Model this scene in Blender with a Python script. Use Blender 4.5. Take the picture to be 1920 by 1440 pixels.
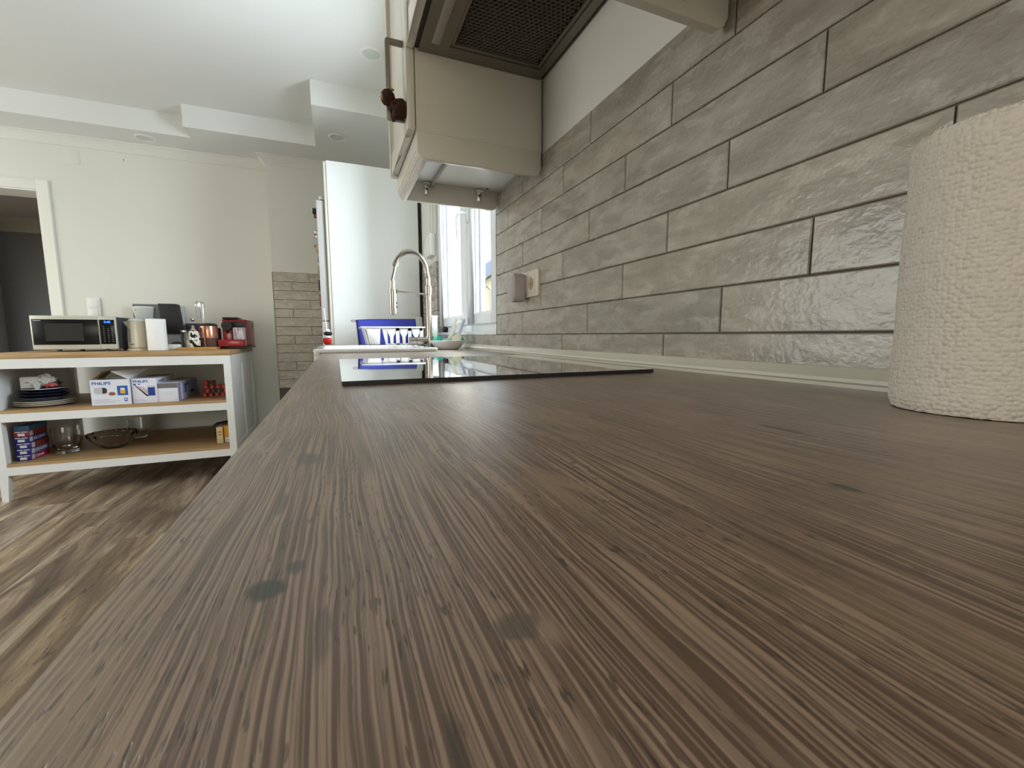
import bpy, bmesh, math, random
from mathutils import Vector, Matrix, noise
random.seed(7)
PI = math.pi
scene = bpy.context.scene
C = scene.collection
for o in list(bpy.data.objects): bpy.data.objects.remove(o)

# ------------------------------------------------------------------ camera
EYE = 0.998                                   # height of the camera above the floor
cd = bpy.data.cameras.new('camera'); cam = bpy.data.objects.new('camera', cd); C.objects.link(cam)
cd.sensor_width = 36; cd.lens = 15.0015; cd.clip_start = 0.01; cd.clip_end = 200
yaw, pit, rol = 0.38705, -0.11412, -0.0026
fw = Vector((math.sin(yaw)*math.cos(pit), math.cos(yaw)*math.cos(pit), math.sin(pit)))
rt = Vector((math.cos(yaw), -math.sin(yaw), 0)); up = rt.cross(fw)
r2 = rt*math.cos(rol)+up*math.sin(rol); u2 = -rt*math.sin(rol)+up*math.cos(rol)
m = Matrix((r2, u2, -fw)).transposed().to_4x4(); m.translation = (0, 0, EYE)
cam.matrix_world = m
cd.dof.use_dof = True; cd.dof.focus_distance = 0.9; cd.dof.aperture_fstop = 40
scene.camera = cam

# ------------------------------------------------------------------ world, light, exposure
w = bpy.data.worlds.new('sky'); scene.world = w; w.use_nodes = True
nt = w.node_tree; bg = nt.nodes['Background']
sky = nt.nodes.new('ShaderNodeTexSky'); sky.sky_type = 'NISHITA'; sky.sun_disc = False
sky.sun_elevation = math.radians(48); sky.sun_rotation = math.radians(200); sky.air_density = 1.3; sky.dust_density = 3.0
nt.links.new(sky.outputs[0], bg.inputs[0]); bg.inputs[1].default_value = 0.26
def area(name, loc, size, power, color, rot):
    l = bpy.data.lights.new(name, 'AREA'); l.shape = 'RECTANGLE'; l.size, l.size_y = size
    l.energy = power; l.color = color
    o = bpy.data.objects.new(name, l); C.objects.link(o); o.location = loc; o.rotation_euler = rot
    return o
# daylight through the terrace window behind the camera and through the window of the living area on the left
area('terrace_window_daylight', (-1.3, -3.32, 1.35), (2.3, 2.0), 11, (1.0, 0.96, 0.86), (math.radians(90), 0, 0))
area('left_window_daylight', (-4.12, 2.6, 1.45), (2.3, 1.3), 32, (1.0, 0.995, 0.93), (math.radians(90), 0, math.radians(-90)))
# daylight at the kitchen window over the sink
area('kitchen_window_daylight', (1.55, 2.0, 1.60), (1.9, 1.9), 185, (0.80, 0.91, 1.0), (math.radians(90), 0, math.radians(90)))
scene.view_settings.view_transform = 'Standard'; scene.view_settings.look = 'None'
scene.view_settings.gamma = 1; scene.view_settings.use_curve_mapping = False
scene.view_settings.exposure = 0.80

# ------------------------------------------------------------------ materials
def nodes(name):
    m = bpy.data.materials.new(name); m.use_nodes = True
    return m, m.node_tree, m.node_tree.nodes['Principled BSDF']
def N(nt, t, **kw):
    n = nt.nodes.new(t)
    for k, v in kw.items():
        if k.startswith('i_'): n.inputs[k[2:].replace('_', ' ')].default_value = v
        else: setattr(n, k, v)
    return n
def plain(name, col, rough=0.5, metal=0.0, coat=0.0, var=0.04, vs=20, bump=0.0, bs=200, emit=0, trans=0, ior=1.45, alpha=1, sheen=0):
    m, nt, b = nodes(name); L = nt.links
    b.inputs['Roughness'].default_value = rough; b.inputs['Metallic'].default_value = metal
    b.inputs['Coat Weight'].default_value = coat; b.inputs['IOR'].default_value = ior
    b.inputs['Transmission Weight'].default_value = trans; b.inputs['Alpha'].default_value = alpha
    b.inputs['Sheen Weight'].default_value = sheen
    tc = N(nt, 'ShaderNodeTexCoord')
    no = N(nt, 'ShaderNodeTexNoise'); no.inputs['Scale'].default_value = vs; no.inputs['Detail'].default_value = 3
    L.new(tc.outputs['Object'], no.inputs['Vector'])
    mx = N(nt, 'ShaderNodeMix', data_type='RGBA')
    L.new(no.outputs[0], mx.inputs[0])
    mx.inputs[6].default_value = (*[c*(1-var) for c in col], 1); mx.inputs[7].default_value = (*[min(1, c*(1+var)) for c in col], 1)
    L.new(mx.outputs[2], b.inputs['Base Color'])
    if emit: b.inputs['Emission Color'].default_value = (*col, 1); b.inputs['Emission Strength'].default_value = emit
    if bump:
        n2 = N(nt, 'ShaderNodeTexNoise'); n2.inputs['Scale'].default_value = bs; n2.inputs['Detail'].default_value = 2
        L.new(tc.outputs['Object'], n2.inputs['Vector'])
        bu = N(nt, 'ShaderNodeBump'); bu.inputs['Strength'].default_value = bump; bu.inputs['Distance'].default_value = 0.002
        L.new(n2.outputs[0], bu.inputs['Height']); L.new(bu.outputs[0], b.inputs['Normal'])
    return m
def ramp(nt, stops):
    r = N(nt, 'ShaderNodeValToRGB'); e = r.color_ramp.elements
    while len(e) < len(stops): e.new(0.5)
    for i, (p, c) in enumerate(stops):
        e[i].position = p; e[i].color = (*c, 1) if len(c) == 3 else c
    return r
def math_(nt, op, a, b=None, clamp=False):
    n = N(nt, 'ShaderNodeMath', operation=op, use_clamp=clamp)
    for i, v in enumerate((a, b)):
        if v is None: continue
        if isinstance(v, (int, float)): n.inputs[i].default_value = v
        else: nt.links.new(v, n.inputs[i])
    return n.outputs[0]
def mapping(nt, src, scale, loc=(0, 0, 0)):
    mp = N(nt, 'ShaderNodeMapping'); mp.inputs['Scale'].default_value = scale; mp.inputs['Location'].default_value = loc
    nt.links.new(src, mp.inputs['Vector']); return mp.outputs[0]
def noise_(nt, vec, scale=1, detail=4, rough=0.5, dist=0):
    n = N(nt, 'ShaderNodeTexNoise'); n.inputs['Scale'].default_value = scale; n.inputs['Detail'].default_value = detail
    n.inputs['Roughness'].default_value = rough; n.inputs['Distortion'].default_value = dist
    nt.links.new(vec, n.inputs['Vector']); return n.outputs[0]
def mixc(nt, f, a, b):
    mx = N(nt, 'ShaderNodeMix', data_type='RGBA')
    for i, v in ((0, f), (6, a), (7, b)):
        if isinstance(v, (int, float)): mx.inputs[i].default_value = v
        elif isinstance(v, tuple): mx.inputs[i].default_value = (*v, 1)
        else: nt.links.new(v, mx.inputs[i])
    return mx.outputs[2]
def sstep(nt, v, lo, hi):
    mr = N(nt, 'ShaderNodeMapRange', interpolation_type='SMOOTHSTEP')
    mr.inputs[1].default_value = lo; mr.inputs[2].default_value = hi
    nt.links.new(v, mr.inputs[0]); return mr.outputs[0]

def tile_mat():
    m, nt, b = nodes('glazed_tile'); L = nt.links
    tc = N(nt, 'ShaderNodeTexCoord'); oi = N(nt, 'ShaderNodeObjectInfo')
    off = N(nt, 'ShaderNodeVectorMath', operation='SCALE'); off.inputs[0].default_value = (13.1, 37.7, 21.3)
    L.new(oi.outputs['Random'], off.inputs['Scale'])
    ad = N(nt, 'ShaderNodeVectorMath', operation='ADD'); L.new(tc.outputs['Object'], ad.inputs[0]); L.new(off.outputs[0], ad.inputs[1])
    v = ad.outputs[0]
    big = noise_(nt, mapping(nt, v, (7, 7, 26)), 1, 5, 0.6, 0.5)
    fine = noise_(nt, v, 160, 4, 0.65)
    mid = noise_(nt, mapping(nt, v, (16, 16, 42)), 1, 5, 0.6, 0.0)
    base = mixc(nt, sstep(nt, big, 0.35, 0.68), (0.305, 0.274, 0.232), (0.42, 0.385, 0.33))
    refl_patch = math_(nt, 'MULTIPLY', sstep(nt, mid, 0.53, 0.62), sstep(nt, fine, 0.30, 0.55))
    col = mixc(nt, math_(nt, 'MULTIPLY', refl_patch, 0.50), base, (0.54, 0.515, 0.46))  # pale window reflections on the glaze, painted into its colour
    speck = sstep(nt, fine, 0.66, 0.78)
    col = mixc(nt, math_(nt, 'MULTIPLY', speck, 0.35), col, (0.16, 0.135, 0.11))
    tint = mixc(nt, oi.outputs['Random'], (0.92, 0.92, 0.93), (1.06, 1.04, 1.0))
    mu = N(nt, 'ShaderNodeMix', data_type='RGBA', blend_type='MULTIPLY'); mu.inputs[0].default_value = 1
    L.new(col, mu.inputs[6]); L.new(tint, mu.inputs[7]); L.new(mu.outputs[2], b.inputs['Base Color'])
    rr = N(nt, 'ShaderNodeMapRange'); rr.inputs[3].default_value = 0.20; rr.inputs[4].default_value = 0.36
    L.new(mid, rr.inputs[0]); L.new(rr.outputs[0], b.inputs['Roughness'])
    b.inputs['Coat Weight'].default_value = 0.22; b.inputs['Coat Roughness'].default_value = 0.10
    wav = noise_(nt, mapping(nt, v, (30, 30, 44)), 1, 2, 0.5, 0.3)
    rip = noise_(nt, mapping(nt, v, (105, 105, 120)), 1, 2, 0.55, 0.6)
    h = math_(nt, 'ADD', math_(nt, 'MULTIPLY', wav, 1.5), math_(nt, 'MULTIPLY', rip, 0.55))
    h = math_(nt, 'ADD', h, math_(nt, 'MULTIPLY', refl_patch, 0.10))
    bu = N(nt, 'ShaderNodeBump'); bu.inputs['Strength'].default_value = 0.40; bu.inputs['Distance'].default_value = 0.0018
    L.new(h, bu.inputs['Height']); L.new(bu.outputs[0], b.inputs['Normal']); L.new(bu.outputs[0], b.inputs['Coat Normal'])
    return m

def counter_mat():
    m, nt, b = nodes('dark_oak_laminate'); L = nt.links
    tc = N(nt, 'ShaderNodeTexCoord'); v = tc.outputs['Object']
    sep = N(nt, 'ShaderNodeSeparateXYZ'); L.new(v, sep.inputs[0])
    warp = noise_(nt, mapping(nt, v, (9, 2.6, 1)), 1, 2, 0.5)
    wx = math_(nt, 'ADD', sep.outputs[0], math_(nt, 'MULTIPLY', math_(nt, 'SUBTRACT', warp, 0.5), 0.03))
    warp2 = noise_(nt, mapping(nt, v, (60, 16, 1)), 1, 2, 0.5)
    wx = math_(nt, 'ADD', wx, math_(nt, 'MULTIPLY', math_(nt, 'SUBTRACT', warp2, 0.5), 0.0035))
    cb = N(nt, 'ShaderNodeCombineXYZ'); L.new(wx, cb.inputs[0]); L.new(sep.outputs[1], cb.inputs[1])
    g = cb.outputs[0]
    s1 = noise_(nt, mapping(nt, g, (980, 9, 1)), 1, 2, 0.5)          # fine stripes
    s2 = noise_(nt, mapping(nt, g, (170, 5.0, 1)), 1, 3, 0.55)         # wider bands
    blot = noise_(nt, mapping(nt, g, (26, 9, 1)), 1, 4, 0.55, 0.4)      # calm patches without stripes
    hue = noise_(nt, mapping(nt, g, (14, 5, 1)), 1, 2, 0.5)
    calm = sstep(nt, blot, 0.55, 0.66)
    st = sstep(nt, s1, 0.42, 0.60)
    st = math_(nt, 'MAXIMUM', st, math_(nt, 'MULTIPLY', calm, 0.78))
    base = mixc(nt, st, (0.155, 0.098, 0.069), (0.430, 0.305, 0.224))
    base = mixc(nt, math_(nt, 'MULTIPLY', sstep(nt, s2, 0.50, 0.36), 0.5), base, (0.175, 0.117, 0.085))
    base = mixc(nt, math_(nt, 'MULTIPLY', sstep(nt, hue, 0.50, 0.66), 0.45), base, (0.40, 0.285, 0.175))
    # pores: short dark dashes along the grain
    por = noise_(nt, mapping(nt, g, (1250, 120, 1)), 1, 1, 0.4)
    pm = noise_(nt, mapping(nt, g, (34, 8, 1)), 1, 2, 0.5)
    pore = math_(nt, 'MULTIPLY', sstep(nt, por, 0.62, 0.67), sstep(nt, pm, 0.42, 0.52))
    base = mixc(nt, math_(nt, 'MULTIPLY', pore, 0.7), base, (0.035, 0.024, 0.018))
    # knots of the printed oak, at their places in the board
    wob = noise_(nt, mapping(nt, v, (90, 60, 1)), 1, 3, 0.6)
    for cx, cy, rx, ry, col, k in ((-0.017, 0.250, .007, .014, (0.075, 0.075, 0.070), .75), (-0.020, 0.121, .0045, .006, (0.040, 0.042, 0.042), .9),
                                   (-0.014, 0.131, .0028, .005, (0.060, 0.062, 0.060), .75), (-0.023, 0.184, .0022, .014, (0.060, 0.058, 0.054), .6),
                                   (0.286, 0.199, .005, .022, (0.030, 0.020, 0.013), .75), (0.201, 0.110, .003, .009, (0.030, 0.020, 0.013), .8),
                                   (0.015, 0.060, .0016, .009, (0.050, 0.045, 0.038), .6), (0.102, 0.073, .004, .008, (0.19, 0.14, 0.085), .8),
                                   (0.035, 0.083, .006, .005, (0.155, 0.118, 0.085), .9), (-0.006, 0.100, .002, .012, (0.060, 0.055, 0.050), .5)):
        dx = math_(nt, 'DIVIDE', math_(nt, 'SUBTRACT', sep.outputs[0], cx), rx)
        dy = math_(nt, 'DIVIDE', math_(nt, 'SUBTRACT', sep.outputs[1], cy), ry)
        d = math_(nt, 'SQRT', math_(nt, 'ADD', math_(nt, 'MULTIPLY', dx, dx), math_(nt, 'MULTIPLY', dy, dy)))
        d = math_(nt, 'ADD', d, math_(nt, 'MULTIPLY', math_(nt, 'SUBTRACT', wob, 0.5), 1.6))
        f = math_(nt, 'MULTIPLY', sstep(nt, d, 1.15, 0.55), k)
        base = mixc(nt, f, base, col)
    L.new(base, b.inputs['Base Color'])
    rr = math_(nt, 'ADD', math_(nt, 'MULTIPLY', s1, 0.12), 0.27)
    L.new(rr, b.inputs['Roughness']); b.inputs['Specular IOR Level'].default_value = 0.5; b.inputs['Coat Weight'].default_value = 0.5; b.inputs['Coat Roughness'].default_value = 0.40
    h = math_(nt, 'SUBTRACT', math_(nt, 'MULTIPLY', st, 0.35), math_(nt, 'MULTIPLY', pore, 0.8))
    bu = N(nt, 'ShaderNodeBump'); bu.inputs['Strength'].default_value = 0.45; bu.inputs['Distance'].default_value = 0.0003
    L.new(h, bu.inputs['Height']); L.new(bu.outputs[0], b.inputs['Normal'])
    return m

def plank_mat():
    m, nt, b = nodes('wood_look_tile'); L = nt.links
    tc = N(nt, 'ShaderNodeTexCoord'); oi = N(nt, 'ShaderNodeObjectInfo')
    off = N(nt, 'ShaderNodeVectorMath', operation='SCALE'); off.inputs[0].default_value = (17.1, 29.7, 3.0)
    L.new(oi.outputs['Random'], off.inputs['Scale'])
    ad = N(nt, 'ShaderNodeVectorMath', operation='ADD'); L.new(tc.outputs['Object'], ad.inputs[0]); L.new(off.outputs[0], ad.inputs[1])
    v = ad.outputs[0]
    a = noise_(nt, mapping(nt, v, (9, 1.1, 1)), 1, 5, 0.6, 1.4)
    f = noise_(nt, mapping(nt, v, (75, 5, 1)), 1, 4, 0.6, 0.8)
    l = noise_(nt, mapping(nt, v, (7, 0.8, 1), (3, 5, 0)), 1, 2, 0.5, 2.0)
    cr = noise_(nt, mapping(nt, v, (16, 1.0, 1), (8, 1, 0)), 1, 3, 0.55, 2.2)
    r = ramp(nt, [(0.30, (0.115, 0.080, 0.056)), (0.44, (0.22, 0.158, 0.107)), (0.56, (0.37, 0.28, 0.185)), (0.68, (0.56, 0.47, 0.355))])
    L.new(a, r.inputs[0])
    col = mixc(nt, math_(nt, 'MULTIPLY', sstep(nt, f, 0.52, 0.34), 0.45), r.outputs[0], (0.11, 0.075, 0.05))
    ring = math_(nt, 'ABSOLUTE', math_(nt, 'SUBTRACT', cr, 0.5))
    crack = math_(nt, 'MULTIPLY', sstep(nt, ring, 0.012, 0.003), sstep(nt, l, 0.48, 0.60))
    col = mixc(nt, math_(nt, 'MULTIPLY', crack, 0.85), col, (0.035, 0.022, 0.015))
    tint = mixc(nt, oi.outputs['Random'], (0.86, 0.86, 0.90), (1.10, 1.06, 0.96))
    mu = N(nt, 'ShaderNodeMix', data_type='RGBA', blend_type='MULTIPLY'); mu.inputs[0].default_value = 1
    L.new(col, mu.inputs[6]); L.new(tint, mu.inputs[7]); L.new(mu.outputs[2], b.inputs['Base Color'])
    b.inputs['Roughness'].default_value = 0.42
    bu = N(nt, 'ShaderNodeBump'); bu.inputs['Strength'].default_value = 0.25; bu.inputs['Distance'].default_value = 0.0006
    L.new(f, bu.inputs['Height']); L.new(bu.outputs[0], b.inputs['Normal'])
    return m

def oak_mat(name, c1, c2, axis=0):
    m, nt, b = nodes(name); L = nt.links
    tc = N(nt, 'ShaderNodeTexCoord'); v = tc.outputs['Object']
    sc = (4, 60, 60) if axis == 0 else (60, 4, 60)
    a = noise_(nt, mapping(nt, v, sc), 1, 4, 0.6, 0.4)
    L.new(mixc(nt, sstep(nt, a, 0.3, 0.7), c1, c2), b.inputs['Base Color'])
    b.inputs['Roughness'].default_value = 0.5
    return m

def paper_mat():
    m, nt, b = nodes('embossed_paper'); L = nt.links
    b.inputs['Base Color'].default_value = (0.72, 0.655, 0.575, 1); b.inputs['Roughness'].default_value = 0.92
    b.inputs['Sheen Weight'].default_value = 0.15
    b.inputs['Subsurface Weight'].default_value = 0.0
    tc = N(nt, 'ShaderNodeTexCoord'); v = tc.outputs['UV']
    wr = noise_(nt, v, 9, 2, 0.5)
    vo = N(nt, 'ShaderNodeTexVoronoi', feature='SMOOTH_F1'); vo.inputs['Scale'].default_value = 270; vo.inputs['Randomness'].default_value = 0.55
    vo.inputs['Smoothness'].default_value = 0.35
    mp = N(nt, 'ShaderNodeVectorMath', operation='ADD'); L.new(v, mp.inputs[0])
    sc = N(nt, 'ShaderNodeVectorMath', operation='SCALE'); sc.inputs['Scale'].default_value = 0.005
    cl = N(nt, 'ShaderNodeCombineXYZ'); L.new(wr, cl.inputs[0]); L.new(wr, cl.inputs[1]); L.new(cl.outputs[0], sc.inputs[0]); L.new(sc.outputs[0], mp.inputs[1])
    L.new(mp.outputs[0], vo.inputs['Vector'])
    big = noise_(nt, v, 30, 3, 0.5)
    h = math_(nt, 'ADD', math_(nt, 'MULTIPLY', vo.outputs['Distance'], -1.0), math_(nt, 'MULTIPLY', big, 0.12))
    bu = N(nt, 'ShaderNodeBump'); bu.inputs['Strength'].default_value = 0.9; bu.inputs['Distance'].default_value = 0.0026
    L.new(h, bu.inputs['Height']); L.new(bu.outputs[0], b.inputs['Normal'])
    return m

def glass_mat(name, tint=(1, 1, 1), refl=0.10):
    """window glass: clear with a mirror film, lets light straight through"""
    m = bpy.data.materials.new(name); m.use_nodes = True; nt = m.node_tree
    nt.nodes.remove(nt.nodes['Principled BSDF']); out = nt.nodes['Material Output']
    t = N(nt, 'ShaderNodeBsdfTransparent'); t.inputs[0].default_value = (*tint, 1)
    g = N(nt, 'ShaderNodeBsdfGlossy'); g.inputs['Roughness'].default_value = 0.01
    lw = N(nt, 'ShaderNodeLayerWeight'); lw.inputs[0].default_value = 0.5
    fac = math_(nt, 'ADD', math_(nt, 'MULTIPLY', math_(nt, 'POWER', lw.outputs['Facing'], 4.0), 0.45), 0.02)
    mx = N(nt, 'ShaderNodeMixShader')
    nt.links.new(fac, mx.inputs[0]); nt.links.new(t.outputs[0], mx.inputs[1]); nt.links.new(g.outputs[0], mx.inputs[2])
    nt.links.new(mx.outputs[0], out.inputs[0])
    return m
def spots_mat():
    m, nt, b = nodes('cow_spots'); L = nt.links
    tc = N(nt, 'ShaderNodeTexCoord'); n = noise_(nt, tc.outputs['Object'], 38, 0, 0.4)
    L.new(mixc(nt, sstep(nt, n, 0.55, 0.565), (0.82, 0.79, 0.70), (0.008, 0.008, 0.008)), b.inputs['Base Color'])
    b.inputs['Roughness'].default_value = 0.15
    return m
def streak_mat(name, c1, c2, scale, rough=0.4, metal=0.0):
    m, nt, b = nodes(name); L = nt.links
    tc = N(nt, 'ShaderNodeTexCoord'); n = noise_(nt, mapping(nt, tc.outputs['Object'], scale), 1, 2, 0.5)
    L.new(mixc(nt, sstep(nt, n, 0.42, 0.58), c1, c2), b.inputs['Base Color'])
    b.inputs['Roughness'].default_value = rough; b.inputs['Metallic'].default_value = metal
    return m

M = {}
M['wall'] = plain('painted_wall', (0.71, 0.71, 0.655), 0.75, var=0.02, vs=2.0, bump=0.06, bs=350)
M['ceiling'] = plain('painted_ceiling', (0.74, 0.75, 0.73), 0.8, var=0.015, vs=1.5, bump=0.04, bs=300)
M['molding'] = plain('painted_molding', (0.71, 0.71, 0.66), 0.6, var=0.01)
M['doorwhite'] = plain('door_frame_paint', (0.80, 0.80, 0.74), 0.35, var=0.01)
M['tile'] = tile_mat()
M['grout'] = plain('brown_grout', (0.13, 0.108, 0.086), 0.9, var=0.15, vs=60)
M['floorgrout'] = plain('pale_floor_grout', (0.34, 0.29, 0.20), 0.85, var=0.1, vs=60)
M['plank'] = plank_mat()
M['counter'] = counter_mat()
M['cabinet'] = plain('cream_white_lacquer', (0.73, 0.71, 0.63), 0.34, coat=0.15, var=0.015, bump=0.03, bs=500)
M['panel'] = plain('white_cabinet_panel', (0.85, 0.89, 0.89), 0.35, var=0.01)
M['darkgap'] = plain('painted_gap_shade', (0.02, 0.02, 0.02), 0.8)
M['hoodframe'] = plain('brushed_taupe_steel', (0.24, 0.215, 0.18), 0.42, metal=0.55, var=0.10, vs=14)
M['mesh'] = plain('filter_mesh', (0.26, 0.24, 0.205), 0.45, metal=0.5, var=0.1)
M['meshback'] = plain('filter_back', (0.045, 0.045, 0.038), 0.6)
M['frost'] = plain('frosted_lamp_cover', (0.40, 0.37, 0.32), 0.4, var=0.05)
M['chrome'] = plain('chrome', (0.75, 0.75, 0.76), 0.12, metal=1, var=0.02)
M['steel'] = plain('brushed_nickel', (0.40, 0.36, 0.33), 0.24, metal=1, var=0.05, vs=60)
M['ceramic'] = plain('white_ceramic', (0.82, 0.82, 0.82), 0.12, coat=0.5, var=0.01)
M['plastic'] = plain('white_plastic', (0.78, 0.78, 0.76), 0.35, var=0.01)
M['upvc'] = plain('window_frame_plastic', (0.80, 0.83, 0.86), 0.25, coat=0.2, var=0.01)
M['seal'] = plain('grey_gasket', (0.10, 0.10, 0.11), 0.6)
M['trim'] = plain('ivory_sealing_strip', (0.70, 0.68, 0.58), 0.28, coat=0.2, var=0.02)
M['blackglass'] = plain('black_glass', (0.004, 0.004, 0.005), 0.02, coat=1.0, var=0, ior=1.9)
M['black'] = plain('black_plastic', (0.012, 0.012, 0.013), 0.35)
M['blackmatte'] = plain('matte_black', (0.016, 0.016, 0.018), 0.6)
M['mwglass'] = plain('dark_tinted_glass', (0.006, 0.006, 0.006), 0.22, var=0, ior=1.35)
M['glass'] = glass_mat('window_pane_glass')
M['thinglass'] = plain('clear_glass', (0.95, 0.96, 0.96), 0.02, trans=1, var=0, ior=1.45)
M['paper'] = paper_mat()
M['paperwhite'] = plain('white_paper_roll', (0.86, 0.86, 0.85), 0.9, bump=0.3, bs=400)
M['cardboard'] = plain('brown_cardboard', (0.42, 0.28, 0.15), 0.85, var=0.08)
M['oak'] = oak_mat('oiled_oak', (0.34, 0.205, 0.088), (0.47, 0.305, 0.145))
M['islandwhite'] = plain('white_painted_wood', (0.76, 0.765, 0.755), 0.4, var=0.015)
M['fridge'] = plain('fridge_grey_white', (0.50, 0.50, 0.49), 0.4, var=0.02)
M['blue'] = plain('blue_cloth', (0.040, 0.055, 0.42), 0.75, var=0.15, vs=60, bump=0.4, bs=600, sheen=0.3)
M['navyedge'] = plain('dark_blue_binding', (0.012, 0.014, 0.07), 0.8)
M['teal'] = plain('teal_bristles', (0.02, 0.42, 0.34), 0.45, var=0.2, vs=200)
M['sage'] = plain('sage_green_plastic', (0.28, 0.42, 0.34), 0.4)
M['palegreen'] = plain('pale_green_liquid', (0.42, 0.70, 0.45), 0.15, var=0.05)
M['beigeplastic'] = plain('beige_plastic', (0.66, 0.62, 0.46), 0.4)
M['lilac'] = plain('pale_lilac_plastic', (0.50, 0.53, 0.72), 0.35)
M['fur'] = plain('dark_brown_fur', (0.055, 0.020, 0.010), 0.95, var=0.5, vs=160, bump=1.0, bs=900, sheen=0.05)
M['tan'] = plain('tan_fur', (0.42, 0.24, 0.14), 0.9, var=0.2, vs=160)
M['greyplug'] = plain('grey_lilac_plastic', (0.42, 0.38, 0.40), 0.35)
M['socket'] = plain('socket_plastic', (0.66, 0.61, 0.52), 0.25, coat=0.3)
M['darkgrey'] = plain('dark_grey_paint_metal', (0.065, 0.068, 0.082), 0.4, metal=0.3)
M['mwsilver'] = plain('warm_silver_plastic', (0.56, 0.55, 0.47), 0.35, metal=0.2)
M['kettle'] = plain('cream_plastic', (0.66, 0.61, 0.48), 0.25, coat=0.3)
M['coffeewhite'] = plain('grey_white_plastic', (0.60, 0.63, 0.61), 0.3)
M['slate'] = plain('slate_grey_board', (0.13, 0.14, 0.14), 0.5)
M['lightgrey'] = plain('light_grey_plastic', (0.50, 0.51, 0.53), 0.4)
M['red'] = plain('red_plastic', (0.27, 0.010, 0.016), 0.25, coat=0.5, var=0.05)
M['redside'] = plain('dull_red_plastic', (0.30, 0.075, 0.085), 0.35)  # greyer and slightly lighter than the plain red
M['tank'] = streak_mat('ribbed_water_tank', (0.30, 0.24, 0.27), (0.68, 0.62, 0.66), (120, 120, 8), 0.1)
M['navybox'] = plain('navy_cardboard', (0.012, 0.012, 0.05), 0.5)
M['copper'] = plain('copper_metal', (0.62, 0.30, 0.22), 0.22, metal=0.85, var=0.25, vs=25)
M['cow'] = spots_mat()
M['tray'] = plain('yellow_bamboo', (0.52, 0.28, 0.07), 0.45, var=0.12, vs=40)
M['coffeebean'] = plain('coffee_brown', (0.10, 0.045, 0.035), 0.6, var=0.5, vs=90)
M['cream'] = plain('cream_card', (0.76, 0.74, 0.72), 0.6)
M['boxwhite'] = plain('white_card_box', (0.74, 0.74, 0.82), 0.5, var=0.02)
M['boxlilac'] = plain('lilac_grey_box_side', (0.32, 0.33, 0.50), 0.5)
M['greyprint'] = plain('dark_grey_print', (0.16, 0.15, 0.15), 0.5)
M['brandblue'] = plain('blue_print', (0.015, 0.11, 0.40), 0.5)
M['deepblue'] = plain('deep_blue_print', (0.012, 0.045, 0.24), 0.5)
M['orange'] = plain('orange_print', (0.78, 0.36, 0.04), 0.5)
M['brownprint'] = plain('brown_print', (0.30, 0.11, 0.06), 0.6, var=0.4, vs=300)
M['pinkprint'] = plain('pink_grey_print', (0.60, 0.46, 0.52), 0.5, var=0.2, vs=90)
M['paleprint'] = plain('pale_text_print', (0.46, 0.48, 0.62), 0.6)
M['navy'] = plain('navy_glazed_dish', (0.016, 0.020, 0.045), 0.22, coat=0.4)
M['plate'] = plain('ivory_plate', (0.72, 0.69, 0.62), 0.2, coat=0.4)
M['bag'] = plain('crinkled_clear_bag', (0.72, 0.74, 0.74), 0.25, var=0.1, vs=50, bump=0.9, bs=90)
M['pinkfood'] = plain('pink_red_wrapper', (0.62, 0.12, 0.12), 0.4, var=0.3, vs=60)
M['conesblue'] = plain('ink_blue_carton', (0.018, 0.018, 0.17), 0.45)
M['conesred'] = plain('crimson_carton', (0.36, 0.015, 0.05), 0.45)
M['conesrust'] = plain('rust_red_carton', (0.27, 0.030, 0.022), 0.45)
M['conesteal'] = plain('dull_blue_carton', (0.045, 0.12, 0.24), 0.45)
M['print'] = plain('white_print', (0.72, 0.72, 0.78), 0.5)
M['blackprint'] = plain('black_print', (0.03, 0.03, 0.03), 0.5)
M['peach'] = plain('peach_carton', (0.74, 0.50, 0.26), 0.5)
M['mustard'] = plain('mustard_carton', (0.62, 0.34, 0.03), 0.5)
M['palegreenbox'] = plain('pale_olive_print', (0.48, 0.46, 0.20), 0.5)
M['capred'] = plain('red_foil', (0.62, 0.05, 0.03), 0.25, metal=0.5)
M['capdark'] = plain('dark_foil', (0.06, 0.05, 0.05), 0.25, metal=0.5)
M['capgold'] = plain('beige_foil', (0.55, 0.42, 0.28), 0.3, metal=0.4)
M['display'] = plain('blue_display', (0.02, 0.12, 1.0), 0.4, emit=2.2, var=0)
M['keys'] = plain('grey_key_print', (0.17, 0.17, 0.17), 0.5)
M['window_dark'] = plain('dark_door_window', (0.030, 0.029, 0.025), 0.12, coat=0.5)
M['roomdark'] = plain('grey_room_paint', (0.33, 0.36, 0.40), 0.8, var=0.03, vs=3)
M['stucco'] = plain('beige_stucco', (0.78, 0.62, 0.42), 0.9, var=0.05)
M['housewall'] = plain('cream_house_wall', (0.80, 0.72, 0.52), 0.9, var=0.04, vs=2)
M['roof'] = plain('blue_grey_roof', (0.22, 0.27, 0.34), 0.7, var=0.2, vs=8)
M['leaf'] = plain('spring_green_leaf', (0.22, 0.42, 0.07), 0.6, var=0.45, vs=6)
M['grass'] = plain('lawn_green', (0.10, 0.18, 0.05), 0.9, var=0.3, vs=4)
M['pomred'] = plain('red_wool', (0.45, 0.012, 0.015), 0.95, var=0.3, vs=200, bump=1, bs=500)
M['pomblack'] = plain('black_wool', (0.008, 0.008, 0.015), 0.95, bump=1, bs=500)
M['pomwhite'] = plain('white_wool', (0.80, 0.80, 0.80), 0.95, bump=1, bs=500)

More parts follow.
